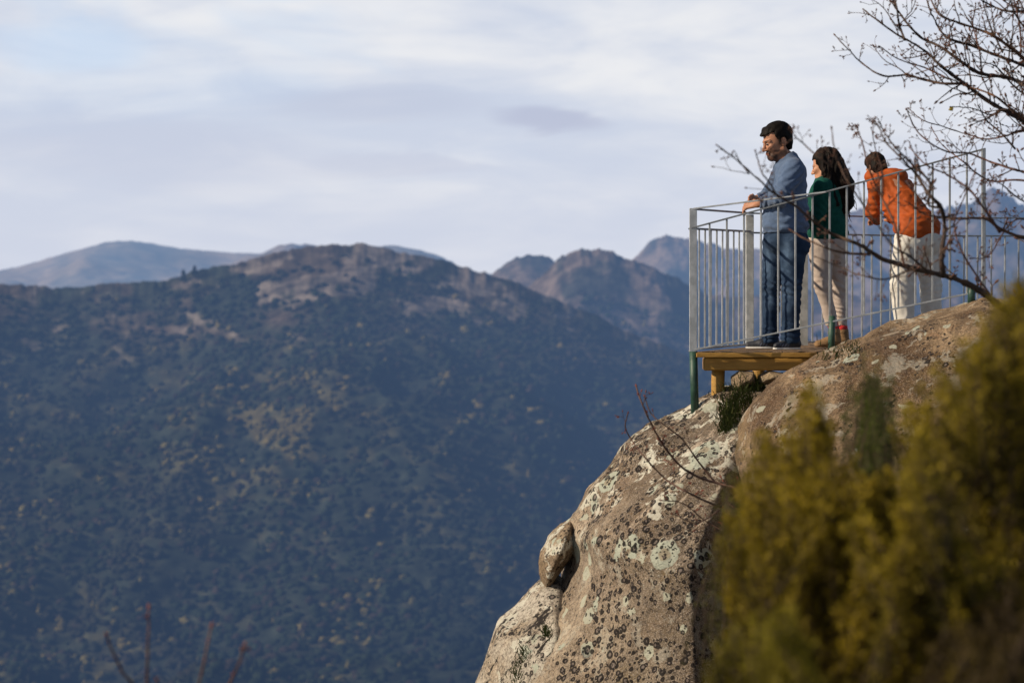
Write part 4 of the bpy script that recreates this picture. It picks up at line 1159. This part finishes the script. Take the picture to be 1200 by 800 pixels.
# ---- the person in the orange jacket
def make_third():
    f = Fig(20.95); p = f.p
    root = empty('person', p((1076, 401)))
    tag(root, 'person in orange hooded jacket and white trousers leaning forward over the far rail', 'person')
    C = p((1032.5, 194, .33)); R = Rz(math.radians(-62)) @ Ry(math.radians(-28)); S = .92
    LAT = np.array((.80, .42, 0))
    hipc, shc = np.array(p((1074, 268, 0))), np.array(p((1049, 216, .24)))
    shL, shR = np.array(p((1031, 216, .17))), np.array(p((1066, 218, .34)))
    V = f.vol(1006, 172, 1118, 408, .62, .0055)
    arms = [[(shL, np.array(p((1028, 247, .24))), .074, .060), (np.array(p((1028, 247, .24))), np.array(p((1038, 256, .50))), .058, .042)],
            [(shR, np.array(p((1074, 246, .44))), .074, .060), (np.array(p((1074, 246, .44))), np.array(p((1056, 256, .56))), .058, .042)]]
    LEG = [[(p((1063, 290, -.04)), p((1057, 336, -.02)), .125, .098), (p((1057, 336, -.02)), p((1060, 392, -.02)), .096, .080)],
           [(p((1089, 288, .10)), p((1094, 336, .12)), .122, .092), (p((1094, 336, .12)), p((1093, 392, .12)), .090, .078)]]
    V.rc(hipc, shc, .13, .145, .04); V.rc(shL, shR, .06, .06, .05)
    V.rc(shc, C + np.array((.0, -.02, -.06)), .06, .052, .03)
    V.ell(p((1076, 280, .02)), (.175, .15, .13), None, .05)
    for a in arms:
        for a0, b0, ra, rb in a: V.rc(a0, b0, ra * .7, rb * .75, .02)
        wq = a[1][1]; hand(V, wq, wq + np.array((-.03, .075, .01)), (.8, .2, .4), (0, .2, -1), .95)
    for leg in LEG:
        for a0, b0, ra, rb in leg: V.rc(a0, b0, ra * .7, rb * .7, .02)
        e = leg[1][1]; V.rc(e + np.array((0, -.02, -.03)), e + np.array((-.05, .16, -.05)), .035, .026, .02)
    head_prims(V, C, R, S)
    vv, q = V.mesh(); mesh_obj('body', vv, q, M_skin, root, True, np.ones((len(vv), 3)))
    L = lambda v: C + R @ (np.array(v) * S)
    H = f.vol(1012, 172, 1056, 212, .62, .0046)
    H.ell(L((.014, 0, .040)), np.array((.112, .092, .102)) * S, R, .02); H.ell(L((.055, 0, -.030)), np.array((.058, .082, .085)) * S, R, .03)
    H.clip(lambda pp: np.minimum(-(head_local(pp, C, R, S)[:, 0] + .035), .060 - head_local(pp, C, R, S)[:, 2]))
    H.warp(lambda pp: .006 * fbm(pp * np.array((50, 50, 16)), 3, 35))
    vv, q = H.mesh(); mesh_obj('hair', vv, q, M_hair, root, True, lerp(np.ones((len(vv), 3)), (4.2, 2.4, 1.6), sstep(-.2, .6, fbm(vv * 30, 2, 4))))
    J = f.vol(1006, 190, 1114, 282, .66, .0052)
    up = np.array(p((1062, 244, .12)))
    J.rc(hipc + np.array((.0, 0, .02)), up, .155, .158, .05); J.rc(up, shc, .158, .140, .05)
    J.rc(hipc - LAT * .05, hipc + LAT * .06, .155, .155, .04)
    J.rc(shL, shR, .082, .082, .06)
    for a in reversed(arms):
        for a0, b0, ra, rb in a: J.rc(a0, b0, ra, rb, .022)
    # hood lying on the shoulders
    J.ell(p((1049, 203.5, .22)), (.130, .105, .048), None, .03); J.ell(p((1056, 206, .18)), (.085, .08, .05), None, .02)
    J.rc(C + np.array((-.02, .0, -.09)), C + np.array((.07, -.03, -.08)), .072, .060, .03)
    hn = np.array((.42, 0, .907)); h0 = np.array(p((1052, 274, 0)))
    J.clip(lambda pp: -((pp - h0) @ np.array((.27, 0, .963))))
    J.rc(C + np.array((-.03, .06, -.02)), C + np.array((-.02, .04, -.06)), .07, .06, .01, True)
    J.warp(wrinkles(.009, 6.5, 91, (1, 1, 1.4), [(p((1072, 262, 0)), .16, (.30, 0, .95), .06, .016), (p((1058, 232, .1)), .16, (.8, 0, .6), .075, .013), (p((1030, 245, .2)), .09, (.2, 0, 1), .05, .014), (p((1048, 205, .2)), .08, (.3, 0, 1), .045, .010), (p((1042, 248, .15)), .08, (.5, 0, .85), .05, .014)]))
    vv, q = J.mesh(); mesh_obj('jacket', vv, q, M_orange, root, True, np.ones((len(vv), 3)))
    T = f.vol(1036, 256, 1116, 406, .5, .0055)
    T.ell(p((1076, 279, .02)), (.205, .168, .14), None, .05)
    T.ell(p((1064, 286, -.06)), (.118, .11, .11), None, .05); T.ell(p((1088, 284, .02)), (.112, .11, .11), None, .05)
    for leg in LEG:
        for a0, b0, ra, rb in leg: T.rc(a0, b0, ra, rb, .022)
    T.clip(lambda pp: np.maximum(p((0, 397))[2] - pp[:, 2], (pp - np.array(p((1052, 264, 0)))) @ np.array((.22, 0, .975))))
    T.warp(wrinkles(.007, 6, 101, (1.3, 1.3, 1.2), [(p((1066, 305, -.05)), .13, (.5, 0, .87), .065, .014), (p((1090, 303, .05)), .12, (-.5, 0, .87), .06, .013), (p((1057, 336, 0)), .11, (.2, 0, 1), .06, .013), (p((1094, 336, .1)), .11, (-.2, 0, 1), .06, .012), (p((1076, 290, -.1)), .06, (1, 0, 0), .2, .02)]))
    vv, q = T.mesh(); mesh_obj('trousers', vv, q, M_white, root, True, np.ones((len(vv), 3)))
    for leg in LEG:
        e = leg[1][1]; B = Vol(e + np.array((-.16, -.12, -.10)), e + np.array((.12, .30, .05)), .006)
        B.rc(e + np.array((0, -.02, -.03)), e + np.array((-.04, .15, -.045)), .048, .036, .02)
        B.clip(lambda pp: (e[2] - .067) - pp[:, 2]); vv, q = B.mesh(); mesh_obj('shoe', vv, q, M_navy, root, True, np.ones((len(vv), 3)))
make_third()

# ------------------------------------------------------------------ bare tree on the right, reaching over the railing
M_bark = simple('grey_brown_bark', (.050, .036, .030), (.115, .075, .050), 18, .9, .5, 90, vcol=True)
M_redtwig = simple('reddish_twig', (.070, .034, .024), (.13, .065, .042), 20, .8, .3, 90, vcol=True)

def spline(pts, n):
    pts = np.asarray(pts, float); k = len(pts)
    if k == 2: return pts[0] + (pts[1] - pts[0]) * np.linspace(0, 1, n)[:, None]
    t = np.concatenate([[0], np.cumsum(np.linalg.norm(np.diff(pts, axis=0), axis=1))]); u = np.linspace(0, t[-1], n)
    e = np.concatenate([[2 * pts[0] - pts[1]], pts, [2 * pts[-1] - pts[-2]]])
    out = []
    for x in u:
        i = min(np.searchsorted(t, x, 'right') - 1, k - 2); f = (x - t[i]) / max(t[i + 1] - t[i], 1e-9)
        a, b, c, d = e[i], e[i + 1], e[i + 2], e[i + 3]
        out.append(.5 * (2 * b + (c - a) * f + (2 * a - 5 * b + 4 * c - d) * f * f + (3 * b - a - 3 * c + d) * f ** 3))
    return np.array(out)

def bud(mb, p, dirv, s, r, col=(2.2, .75, .6)):
    d = np.asarray(dirv, float); d /= np.linalg.norm(d) + 1e-9
    s = s * 1.35
    mb.tube([p - d * s * .3, p + d * s * .3, p + d * s * .9, p + d * s * 1.5], [s * .25, s * .42, s * .34, s * .05], 5, col)

def twig(mb, a, d, ln, r, R, level=0, up=.35, budc=(1.2, .75, .65), tint=1.0):
    """a crooked twig with short side shoots and buds"""
    n = max(4, int(ln / .035)); p = np.array(a, float); d = np.array(d, float); d /= np.linalg.norm(d)
    pts = [p.copy()]; dirs = [d.copy()]
    for i in range(n):
        d = d + R.normal(0, .16, 3) + np.array((0, 0, up * .12)); d /= np.linalg.norm(d)
        p = p + d * ln / n; pts.append(p.copy()); dirs.append(d.copy())
    rr = np.linspace(r, max(r * .45, .0011), n + 1)
    c = np.array((1, .88, .82)) * R.uniform(.8, 1.3) * tint
    mb.tube(pts, rr, 5, c)
    bud(mb, pts[-1], dirs[-1], r * 1.7 + .0035, r, budc)
    for i in range(1, n):
        if R.random() < (.62 if level == 0 else .45):
            s = np.cross(dirs[i], R.normal(0, 1, 3)); s /= np.linalg.norm(s) + 1e-9
            nd2 = dirs[i] * .75 + s * .85
            if level < 2 and R.random() < .55: twig(mb, pts[i], nd2, ln * R.uniform(.28, .55), rr[i] * .68, R, level + 1, up, budc, tint)
            elif R.random() < .7: bud(mb, pts[i] + nd2 * .006, nd2, .0055 + rr[i] * .8, r, budc)

TIPS = []
def limb(pxs, d0, d1, r0, r1, parent, seed, side=.75, tl=(.12, .32), mat=None, tint=(1, 1, 1), name='branch', up=.35, jit=.012, gap=.055, skip=0.0, budc=(2.0, .75, .6), z2=None):
    """branch traced from its thick end to its tip: photo positions at depths d0 -> d1"""
    R = np.random.default_rng(seed); k = len(pxs)
    dd = np.linspace(d0, d1, k) + np.concatenate([[0], R.normal(0, .12, k - 1)])
    pts = [P(q[0], q[1], dd[i]) for i, q in enumerate(pxs)]
    L = np.linalg.norm(np.diff(np.array(pts), axis=0), axis=1).sum(); n = int(L / .03) + 4
    c = spline(pts, n) + np.cumsum(R.normal(0, jit * .25, (n, 3)), 0) * np.linspace(0, 1, n)[:, None] * .5
    rad = np.linspace(r0 ** .8, r1 ** .8, n) ** 1.25 * (1 + .10 * R.standard_normal(n))
    mb = MB(); col = np.array(tint)
    mb.tube(c, rad, 7, col)
    tan = np.gradient(c, axis=0); tan /= np.linalg.norm(tan, axis=1)[:, None]
    s = skip * L
    while s < L:
        i = min(int(s / L * (n - 1)), n - 2)
        if R.random() < side:
            q = R.normal(0, 1, 3) * np.array((1, .8, 1)) + np.array((0, 0, up)); q -= tan[i] * (q @ tan[i]); q /= np.linalg.norm(q)
            f = s / L
            twig(mb, c[i], tan[i] * R.uniform(.5, 1.0) + q * .85, R.uniform(*tl) * (1.15 - .75 * f), min(rad[i] * .55, .0055), R, 0, up, budc)
        s += R.uniform(.5, 1.5) * gap
    bud(mb, c[-1], tan[-1], rad[-1] * 1.5 + .005, rad[-1], budc)
    TIPS.append(c[-1])
    return mb.build(name, mat or M_bark, parent)

tree = empty('bare_tree', P(1330, 760, 14))
tag(tree, 'leafless budding tree whose dark branches reach in from the right over the railing', 'tree')
trunk_px = [(1345, 860), (1335, 700), (1325, 520), (1318, 380), (1300, 240), (1292, 120), (1280, 0), (1272, -140)]
mb = MB(); tp = spline([P(x, y, 14.0) for x, y in trunk_px], 40); mb.tube(tp, np.linspace(.11, .04, 40), 12); mb.build('trunk', M_bark, tree)
DK = (.62, .56, .56); OR = (1.25, .85, .55); RD = (1.15, .72, .66)
LIMBS = [
 # upper crown
 ([(1296, 200), (1240, 170), (1200, 142), (1160, 120), (1125, 95), (1100, 77), (1085, 62), (1068, 51), (1045, 37), (1030, 26), (1018, 18), (1008, 9)], 14.0, 13.9, .019, .004, DK, .8),
 ([(1240, 168), (1188, 130), (1165, 112), (1135, 100), (1118, 92)], 13.95, 13.8, .010, .004, OR, .4),
 ([(1292, 150), (1210, 105), (1185, 92), (1150, 86), (1130, 73), (1105, 55), (1085, 45), (1070, 30), (1058, 12), (1050, -12)], 14.1, 14.3, .017, .004, DK, .75),
 ([(1290, 120), (1210, 82), (1180, 70), (1140, 55), (1110, 46), (1098, 33), (1088, 15), (1080, -8)], 14.2, 14.5, .013, .004, DK, .8),
 ([(1286, 100), (1212, 76), (1190, 62), (1165, 45), (1145, 36), (1120, 28), (1100, 20), (1083, -6)], 13.9, 13.6, .015, .004, OR, .75),
 ([(1128, 98), (1105, 98), (1085, 94), (1062, 88), (1040, 89), (1025, 84), (1005, 70), (990, 55), (975, 40)], 13.9, 13.7, .0085, .003, (.8, .68, .66), .5),
 ([(1112, 93), (1085, 80), (1060, 72), (1046, 65), (1032, 54)], 13.9, 13.9, .006, .0025, RD, .7),
 ([(1060, 46), (1054, 30), (1050, 10), (1045, -8)], 13.9, 14.0, .007, .004, DK, .4),
 ([(1284, 40), (1210, 16), (1185, 14), (1165, 9), (1135, -8)], 14.1, 14.3, .011, .004, (.6, .58, .62), .8),
 ([(1284, 60), (1214, 42), (1192, 22), (1180, -8)], 13.8, 13.7, .010, .004, DK, .8),
 ([(1196, 70), (1196, 40), (1190, 10), (1184, -10)], 13.9, 14.1, .006, .003, RD, .8),
 ([(1175, 62), (1160, 30), (1150, 0)], 14.2, 14.4, .006, .003, DK, .8),
 ([(1150, 86), (1148, 60), (1140, 30), (1143, 5)], 14.1, 14.2, .005, .003, RD, .8),
 ([(1285, 130), (1205, 112), (1165, 78), (1140, 72)], 14.4, 14.5, .009, .003, DK, .8),
 # middle tier
 ([(1302, 236), (1250, 214), (1205, 203), (1190, 199), (1160, 190), (1135, 180), (1112, 178), (1090, 168), (1072, 150), (1062, 130)], 13.8, 13.5, .010, .003, RD, .75),
 ([(1298, 170), (1205, 153), (1180, 157), (1155, 161), (1130, 155), (1100, 145), (1078, 138), (1062, 124)], 14.3, 14.6, .0085, .0025, RD, .7),
 ([(1302, 240), (1205, 212), (1165, 211), (1145, 202), (1130, 190), (1105, 170), (1090, 150)], 14.0, 14.2, .008, .0025, RD, .6),
 ([(1190, 175), (1172, 155), (1155, 140), (1146, 126)], 14.0, 14.0, .006, .003, DK, .9),
 ([(1200, 152), (1180, 128), (1160, 135), (1140, 128), (1112, 126)], 14.1, 14.2, .005, .0025, DK, .6),
 # lower tier: the thick bough across the platform
 ([(1318, 400), (1240, 380), (1185, 366), (1150, 342), (1130, 331), (1105, 322), (1085, 318), (1060, 312), (1035, 305), (1018, 295), (1000, 285), (975, 276), (950, 260), (930, 243), (905, 226), (882, 206), (862, 190), (846, 178)], 13.4, 12.6, .030, .0035, (.8, .68, .56), .24),
 ([(1106, 323), (1103, 300), (1107, 268), (1103, 243), (1090, 228), (1076, 205), (1062, 188), (1040, 165), (1028, 140)], 13.2, 13.4, .016, .003, DK, .6),
 ([(1103, 243), (1088, 240), (1090, 215), (1072, 196), (1048, 172), (1035, 158), (1030, 148)], 13.3, 13.5, .009, .003, DK, .7),
 ([(1316, 300), (1240, 290), (1205, 281), (1175, 271), (1154, 258), (1130, 259), (1105, 258), (1080, 254), (1060, 240)], 13.6, 13.2, .016, .003, OR, .6),
 ([(1172, 272), (1150, 240), (1135, 222), (1110, 205), (1085, 194), (1066, 174)], 13.5, 13.7, .009, .003, RD, .7),
 ([(1088, 319), (1066, 300), (1050, 290), (1036, 272), (1030, 258)], 13.2, 13.0, .008, .003, DK, .7),
 ([(1068, 315), (1040, 326), (1012, 322), (985, 312), (960, 300)], 13.2, 13.0, .0065, .0025, (.8, .68, .6), .6),
 ([(1020, 298), (990, 296), (960, 287), (925, 268)], 13.1, 12.9, .008, .003, (1.1, .8, .6), .5),
 ([(912, 232), (902, 214), (893, 203), (888, 190), (885, 178)], 12.7, 12.5, .0055, .003, (.85, .7, .7), .4),
 ([(878, 204), (866, 188), (862, 178)], 12.6, 12.5, .004, .0025, (.85, .7, .7), .25),
 ([(1026, 262), (1012, 240), (996, 218), (982, 192), (976, 170), (973, 150)], 12.3, 12.2, .0055, .003, (.9, .75, .72), .35),
 ([(975, 196), (952, 178), (940, 166), (931, 157)], 12.6, 12.5, .0045, .003, (.9, .75, .72), .35),
 ([(1060, 312), (1048, 262), (1030, 225), (1018, 195), (1010, 165), (1004, 148)], 13.4, 13.8, .0075, .003, RD, .8),
 ([(1034, 232), (1034, 200), (1026, 175), (1022, 152)], 13.7, 13.9, .005, .0025, RD, .8),
 ([(1160, 345), (1130, 300), (1118, 262), (1130, 232), (1142, 200)], 13.5, 13.7, .007, .003, RD, .7),
 ([(1300, 330), (1220, 250), (1195, 235), (1170, 215), (1150, 218)], 13.8, 14.0, .008, .003, (.8, .65, .62), .8),
 ([(1306, 300), (1215, 262), (1185, 262), (1160, 300), (1140, 305)], 13.8, 13.9, .007, .003, RD, .8),
]
for k, (px_, d0, d1, r0, r1, tint, side) in enumerate(LIMBS):
    if k >= 19: d0, d1, r0, r1 = d0 - 1.5 + max(0, (px_[0][0] - 1200)) * .013, d1 - 1.5, r0 * .85, r1 * .85
    limb(px_, d0, d1, r0, r1, tree, 100 + k, side, tint=tint, tl=(.10, .30) if k < 19 else (.05, .17), skip=.12 if px_[0][0] > 1210 else .05, gap=.05, budc=(1.15, .74, .68))
mb = MB(); c = TIPS[18] + np.array((0, 0, -.012)); mb.add(c + np.array([(-.014, 0, -.008), (.012, .004, -.012), (.016, -.004, .008), (-.002, .003, .016)]), [(0, 1, 2, 3)], None, (1, 1, 1))
M_yl = simple('yellow_leaf', (.55, .36, .03), (.62, .44, .06), 40, .6, 0, 50, vcol=True, trans=.3)
mb.build('leaf', M_yl, tree, smooth=False)

# ------------------------------------------------------------------ reddish saplings against the boulder, and twig tips low at the left
sap = empty('bare_sapling', P(885, 575, 14.6)); tag(sap, 'reddish leafless sapling leaning left across the face of the lichen boulder', 'sapling')
RB = (2.3, .7, .5)
mb_ = [([(960, 700), (905, 610), (868, 575), (838, 565), (812, 556), (790, 540), (772, 515), (757, 490), (748, 470), (742, 452)], .0115, .0045, .30),
       ([(838, 565), (818, 540), (800, 515), (782, 500), (765, 485), (757, 465)], .006, .003, .35),
       ([(905, 612), (870, 603), (835, 590), (805, 575), (780, 560), (755, 535), (740, 515), (732, 500), (735, 482)], .008, .003, .35),
       ([(868, 576), (840, 600), (815, 612), (790, 600)], .005, .0025, .5), ([(905, 620), (860, 625), (830, 612), (800, 590), (775, 585)], .006, .0025, .5)]
for k, (px_, r0, r1, side) in enumerate(mb_):
    limb(px_, 14.6, 14.2, r0, r1, sap, 300 + k, side, mat=M_redtwig, name='stem', tl=(.06, .2), gap=.06, budc=(1.6, .7, .5))
low = empty('bare_sapling', P(200, 930, 7.5)); tag(low, 'thin blurred red-tipped saplings poking up at the lower left corner of the view', 'sapling')
for k, (px_, r0, r1) in enumerate(([(205, 960), (190, 860), (165, 815), (140, 785), (122, 750)], .0075, .003), ) if False else enumerate([
        ([(205, 960), (190, 860), (165, 815), (140, 785), (122, 750)], .0075, .003), ([(205, 960), (180, 850), (174, 800), (176, 750), (178, 712)], .0075, .003),
        ([(210, 960), (225, 850), (232, 810), (240, 770), (246, 735)], .007, .003), ([(210, 960), (250, 850), (262, 805), (272, 770), (276, 752)], .007, .003), ([(205, 960), (200, 850), (186, 795)], .006, .003)]):
    limb(px_, 7.6, 7.3, r0, r1, low, 330 + k, .25, mat=M_redtwig, name='stem', tl=(.03, .08), gap=.07, budc=(1.5, .7, .5), skip=.4)

# ------------------------------------------------------------------ heather and broom bushes between the camera and the rock
M_heath = simple('heather_leaf', (.75, .75, .75), (1.1, 1.1, 1.1), 9, .75, 0, 50, vcol=True, trans=.35, spec=.2)
M_stemb = simple('shrub_stem', (.035, .022, .012), (.07, .045, .025), 20, .9, .3, 60)

def bush(label, tips, root, D, seed, tipc, basec, leaf=(.014, .0036), plume=.030, nleaf=150, spread=.5, shoot=(.22, .5), stems=6):
    """tips: (px, py, depth offset) of shoot ends; every shoot is a leafy spire rising towards its tip from a woody fork"""
    R = np.random.default_rng(seed); o = empty('shrub', P(root[0], root[1], D)); tag(o, label, 'shrub', 'heather and broom bushes below the rock')
    rt = P(root[0], root[1], D); VV = []; CC = []; FF = 0
    sm = MB()
    forks = []
    for k in range(stems):
        q = tips[R.integers(len(tips))]; e = P(q[0], q[1] + 120, D + q[2])
        c = spline([rt + R.normal(0, .05, 3), rt * .55 + e * .45 + R.normal(0, .06, 3), e], 10); sm.tube(c, np.linspace(.014, .004, 10), 6); forks += [c[5], c[7], c[9]]
    for (px, py, dd, lean) in tips:
        tip = np.array(P(px, py, D + dd)); ln = R.uniform(*shoot)
        f = min(forks, key=lambda z: np.linalg.norm(z - tip + np.array((0, 0, ln))))
        base = tip + (f - tip) / (np.linalg.norm(f - tip) + 1e-6) * ln * .35 + np.array((-lean * ln * .8, R.normal(0, .05), -ln * .75))
        mid = (base + tip) / 2 + np.array((R.normal(0, .02), R.normal(0, .02), -.01))
        m = int(nleaf * ln / .35); t = R.random(m) ** .8
        c = (1 - t)[:, None] ** 2 * base + (2 * t * (1 - t))[:, None] * mid + (t * t)[:, None] * tip
        sm.tube([base, mid, tip], [.0035, .0025, .001], 4)
        axis = (tip - base) / np.linalg.norm(tip - base)
        w_ = plume * (.35 + .65 * np.sin(np.clip(t * 1.05 + .12, 0, 1) * math.pi) ** .7) * R.uniform(.6, 1.25)
        off = R.normal(0, 1, (m, 3)); off /= np.linalg.norm(off, axis=1)[:, None]
        rr = w_ * R.random(m) ** .45
        cpos = c + off * rr[:, None]
        d = off * .75 + axis * .8 + R.normal(0, .25, (m, 3)); d /= np.linalg.norm(d, axis=1)[:, None]
        s_ = np.cross(d, R.normal(0, 1, (m, 3))); s_ /= np.linalg.norm(s_, axis=1)[:, None]
        L = leaf[0] * R.uniform(.7, 1.5, m)[:, None]; Wd = leaf[1] * R.uniform(.8, 1.4, m)[:, None]
        quad = np.stack([cpos - s_ * Wd * .4, cpos + d * L * .5 - s_ * Wd, cpos + d * L, cpos + d * L * .5 + s_ * Wd], 1)
        VV.append(quad.reshape(-1, 3))
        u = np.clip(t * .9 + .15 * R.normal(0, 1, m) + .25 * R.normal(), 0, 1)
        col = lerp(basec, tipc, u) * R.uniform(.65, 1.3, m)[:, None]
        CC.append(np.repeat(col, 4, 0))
    V = np.concatenate(VV); n = len(V) // 4
    mesh_obj('foliage', V, np.arange(n * 4).reshape(n, 4), M_heath, o, False, np.concatenate(CC))
    sm.build('stem', M_stemb, o)
    return o

def clumps_in(poly, n, per, R, dd=(-.5, .5), sx=13, sy=16):
    """clumps of shoots spread through an outline, with dark gaps left between the clumps"""
    poly = np.array(poly, float); lo, hi = poly.min(0), poly.max(0); ctr = []; tries = 0
    while len(ctr) < n and tries < 20000:
        tries += 1
        x, y = R.uniform(lo[0], hi[0]), R.uniform(lo[1], hi[1])
        if poly_sdf(poly, np.array([x]), np.array([y]))[0] > 0: continue
        if any(abs(x - a) < 20 and abs(y - b) < 26 for a, b, _ in ctr): continue
        ctr.append((x, y, R.uniform(*dd)))
    out = []
    for x, y, d in ctr:
        lean = float(np.clip(R.normal(0, .4), -.55, .55)); lean = -abs(lean) if x < 915 else lean
        for k in range(int(R.integers(per - 2, per + 3))):
            t = R.normal(0, 1)
            out.append((x + t * sx, y + abs(t) * sy * .8 + R.normal(0, 6), d + R.normal(0, .05), lean + t * (.25 if x > 915 else .1)))
    return out
R = np.random.default_rng(5)
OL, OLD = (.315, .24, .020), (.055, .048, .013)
t1 = clumps_in([(970, 880), (978, 680), (1000, 620), (1022, 580), (1052, 520), (1066, 450), (1100, 425), (1122, 405), (1148, 385), (1162, 360), (1200, 330), (1260, 300), (1260, 880)], 108, 7, R)
t1 += [(1178, 338, 0, 0), (1192, 325, .1, .1), (1165, 352, 0, -.2), (1150, 374, .1, -.2), (1128, 400, 0, -.3), (1185, 348, .2, 0), (1135, 422, 0, 0), (1098, 430, .2, -.2), (1198, 330, 0, .1), (1186, 336, .1, 0)]
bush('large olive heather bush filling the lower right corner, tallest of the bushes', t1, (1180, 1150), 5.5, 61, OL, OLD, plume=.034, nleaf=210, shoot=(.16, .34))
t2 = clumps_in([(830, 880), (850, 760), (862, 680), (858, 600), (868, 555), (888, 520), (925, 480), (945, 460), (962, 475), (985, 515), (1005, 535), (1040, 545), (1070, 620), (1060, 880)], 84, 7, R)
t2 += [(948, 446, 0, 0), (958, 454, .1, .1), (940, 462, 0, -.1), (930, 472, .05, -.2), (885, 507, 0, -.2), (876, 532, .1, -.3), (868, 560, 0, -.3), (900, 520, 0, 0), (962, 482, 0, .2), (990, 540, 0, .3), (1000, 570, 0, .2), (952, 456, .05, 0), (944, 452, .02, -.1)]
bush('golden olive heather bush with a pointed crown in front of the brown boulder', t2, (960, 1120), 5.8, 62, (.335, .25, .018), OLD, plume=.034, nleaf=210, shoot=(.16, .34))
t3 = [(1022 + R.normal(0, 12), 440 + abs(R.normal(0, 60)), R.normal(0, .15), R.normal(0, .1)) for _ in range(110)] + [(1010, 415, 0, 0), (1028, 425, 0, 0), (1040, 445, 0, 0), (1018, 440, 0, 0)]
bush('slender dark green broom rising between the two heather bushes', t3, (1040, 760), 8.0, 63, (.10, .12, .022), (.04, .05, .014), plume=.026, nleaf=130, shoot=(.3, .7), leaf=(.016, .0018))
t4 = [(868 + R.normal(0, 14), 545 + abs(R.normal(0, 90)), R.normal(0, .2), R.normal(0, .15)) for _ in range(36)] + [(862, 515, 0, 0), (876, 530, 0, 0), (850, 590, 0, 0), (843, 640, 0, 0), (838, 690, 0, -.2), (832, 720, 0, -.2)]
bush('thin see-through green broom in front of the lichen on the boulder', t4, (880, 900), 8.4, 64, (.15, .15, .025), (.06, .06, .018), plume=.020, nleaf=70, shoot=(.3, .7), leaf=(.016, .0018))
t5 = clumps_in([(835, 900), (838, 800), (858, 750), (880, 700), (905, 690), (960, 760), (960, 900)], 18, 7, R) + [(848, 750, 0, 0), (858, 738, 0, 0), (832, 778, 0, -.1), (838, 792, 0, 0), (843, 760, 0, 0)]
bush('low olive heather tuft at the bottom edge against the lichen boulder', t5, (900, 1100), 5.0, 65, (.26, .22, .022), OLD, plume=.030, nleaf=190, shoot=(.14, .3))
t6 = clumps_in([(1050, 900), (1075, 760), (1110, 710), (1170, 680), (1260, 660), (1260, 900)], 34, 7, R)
bush('dark brown heather bush at the very bottom right', t6, (1170, 1150), 4.6, 66, (.085, .060, .016), (.022, .016, .007), plume=.030, nleaf=170, shoot=(.14, .3))

# ------------------------------------------------------------------ grass under the platform and on the ledges
def grass(name, spots, n, seed, h=(.04, .11), label=None):
    R = np.random.default_rng(seed); V = []; C = []
    for k in range(n):
        cx, cy, D, sx, sy = spots[R.integers(len(spots))]
        b = P(cx + R.normal(0, sx), cy + R.normal(0, sy), D + R.normal(0, .05)); L = R.uniform(*h)
        d = np.array((R.normal(0, .45), R.normal(0, .45) - .25, 1)); d /= np.linalg.norm(d); s_ = np.array((1, R.normal(0, .4), 0)) * .003
        m_ = b + d * L * .55; t_ = b + d * L + np.array((d[0], d[1], -.35)) * L * .35
        V += [b - s_, b + s_, m_ + s_ * .8, m_ - s_ * .8, m_ - s_ * .8, m_ + s_ * .8, t_ + s_ * .1, t_ - s_ * .1]
        c = lerp((.022, .042, .010), (.065, .075, .018), np.array(R.random())) * R.uniform(.6, 1.2); C += [c] * 8
    V = np.array(V); mesh = mesh_obj(name, V, np.arange(len(V)).reshape(-1, 4), M_heath, None, False, np.array(C))
    return tag(mesh, label, 'grass', kind='stuff')
grass('grass', [(868, 472, 18.35, 10, 10), (856, 488, 18.2, 8, 10), (880, 458, 18.6, 8, 5), (852, 505, 18.1, 5, 8)], 1500, 71, label='green grass growing in the cleft under the platform')
grass('grass', [(612, 768, 17.75, 5, 6), (605, 790, 17.6, 4, 6), (985, 420, 17.6, 14, 6), (1000, 412, 17.5, 10, 5), (640, 742, 17.8, 3, 4)], 420, 72, h=(.02, .07), label='small mossy grass tufts on the ledges of the boulders')

# ------------------------------------------------------------------ pine trees one can tell apart on the near skyline
def pine(px, hpx, label, seed):
    R = np.random.default_rng(seed); t = 1.0
    b = A.sample(np.array([float(px)]), np.array([.985]))[0] - np.array((0, 0, 1.0)); s = hpx * b[1] / FPX
    o = empty('pine_tree', b); tag(o, label, 'pine tree', 'pine trees on the skyline of the forested ridge')
    mb = MB(); z = np.linspace(0, s, 6); mb.tube(np.stack([b[0] + 0 * z, b[1] + 0 * z, b[2] + z], -1), np.linspace(.03 * s, .006 * s, 6), 6, (.04, .03, .025)); mb.build('trunk', M_tree, o)
    V = []; C = []; n = 260
    for k in range(n):
        u = R.random() ** .8; zz = s * (.28 + .76 * u); rad = s * .30 * (1 - u) ** .75 + .02 * s
        a = R.uniform(0, 6.28); r = rad * R.random() ** .5; c = b + np.array((math.cos(a) * r, math.sin(a) * r, zz - r * .25))
        d = R.normal(0, 1, (3, 3)) * s * .045; V += [c + d[0], c + d[1], c + d[2], c - d[0]]; C += [np.array((.014, .022, .014)) * R.uniform(.6, 1.5)] * 4
    mesh_obj('crown', np.array(V), np.arange(n * 4).reshape(n, 4), M_tree, o, False, np.array(C))
for px, hp, lab in ((183, 12, 'leftmost small pine of the skyline pair on the forested ridge'), (192, 10, 'rounded pine right beside the leftmost skyline pine'),
                    (215, 17, 'tallest dark pine on the skyline below the pale mountain'), (228, 15, 'narrow pine just right of the tallest skyline pine'),
                    (110, 10, 'low lone pine on the left part of the forested skyline')):
    pine(px, hp, lab, int(px))
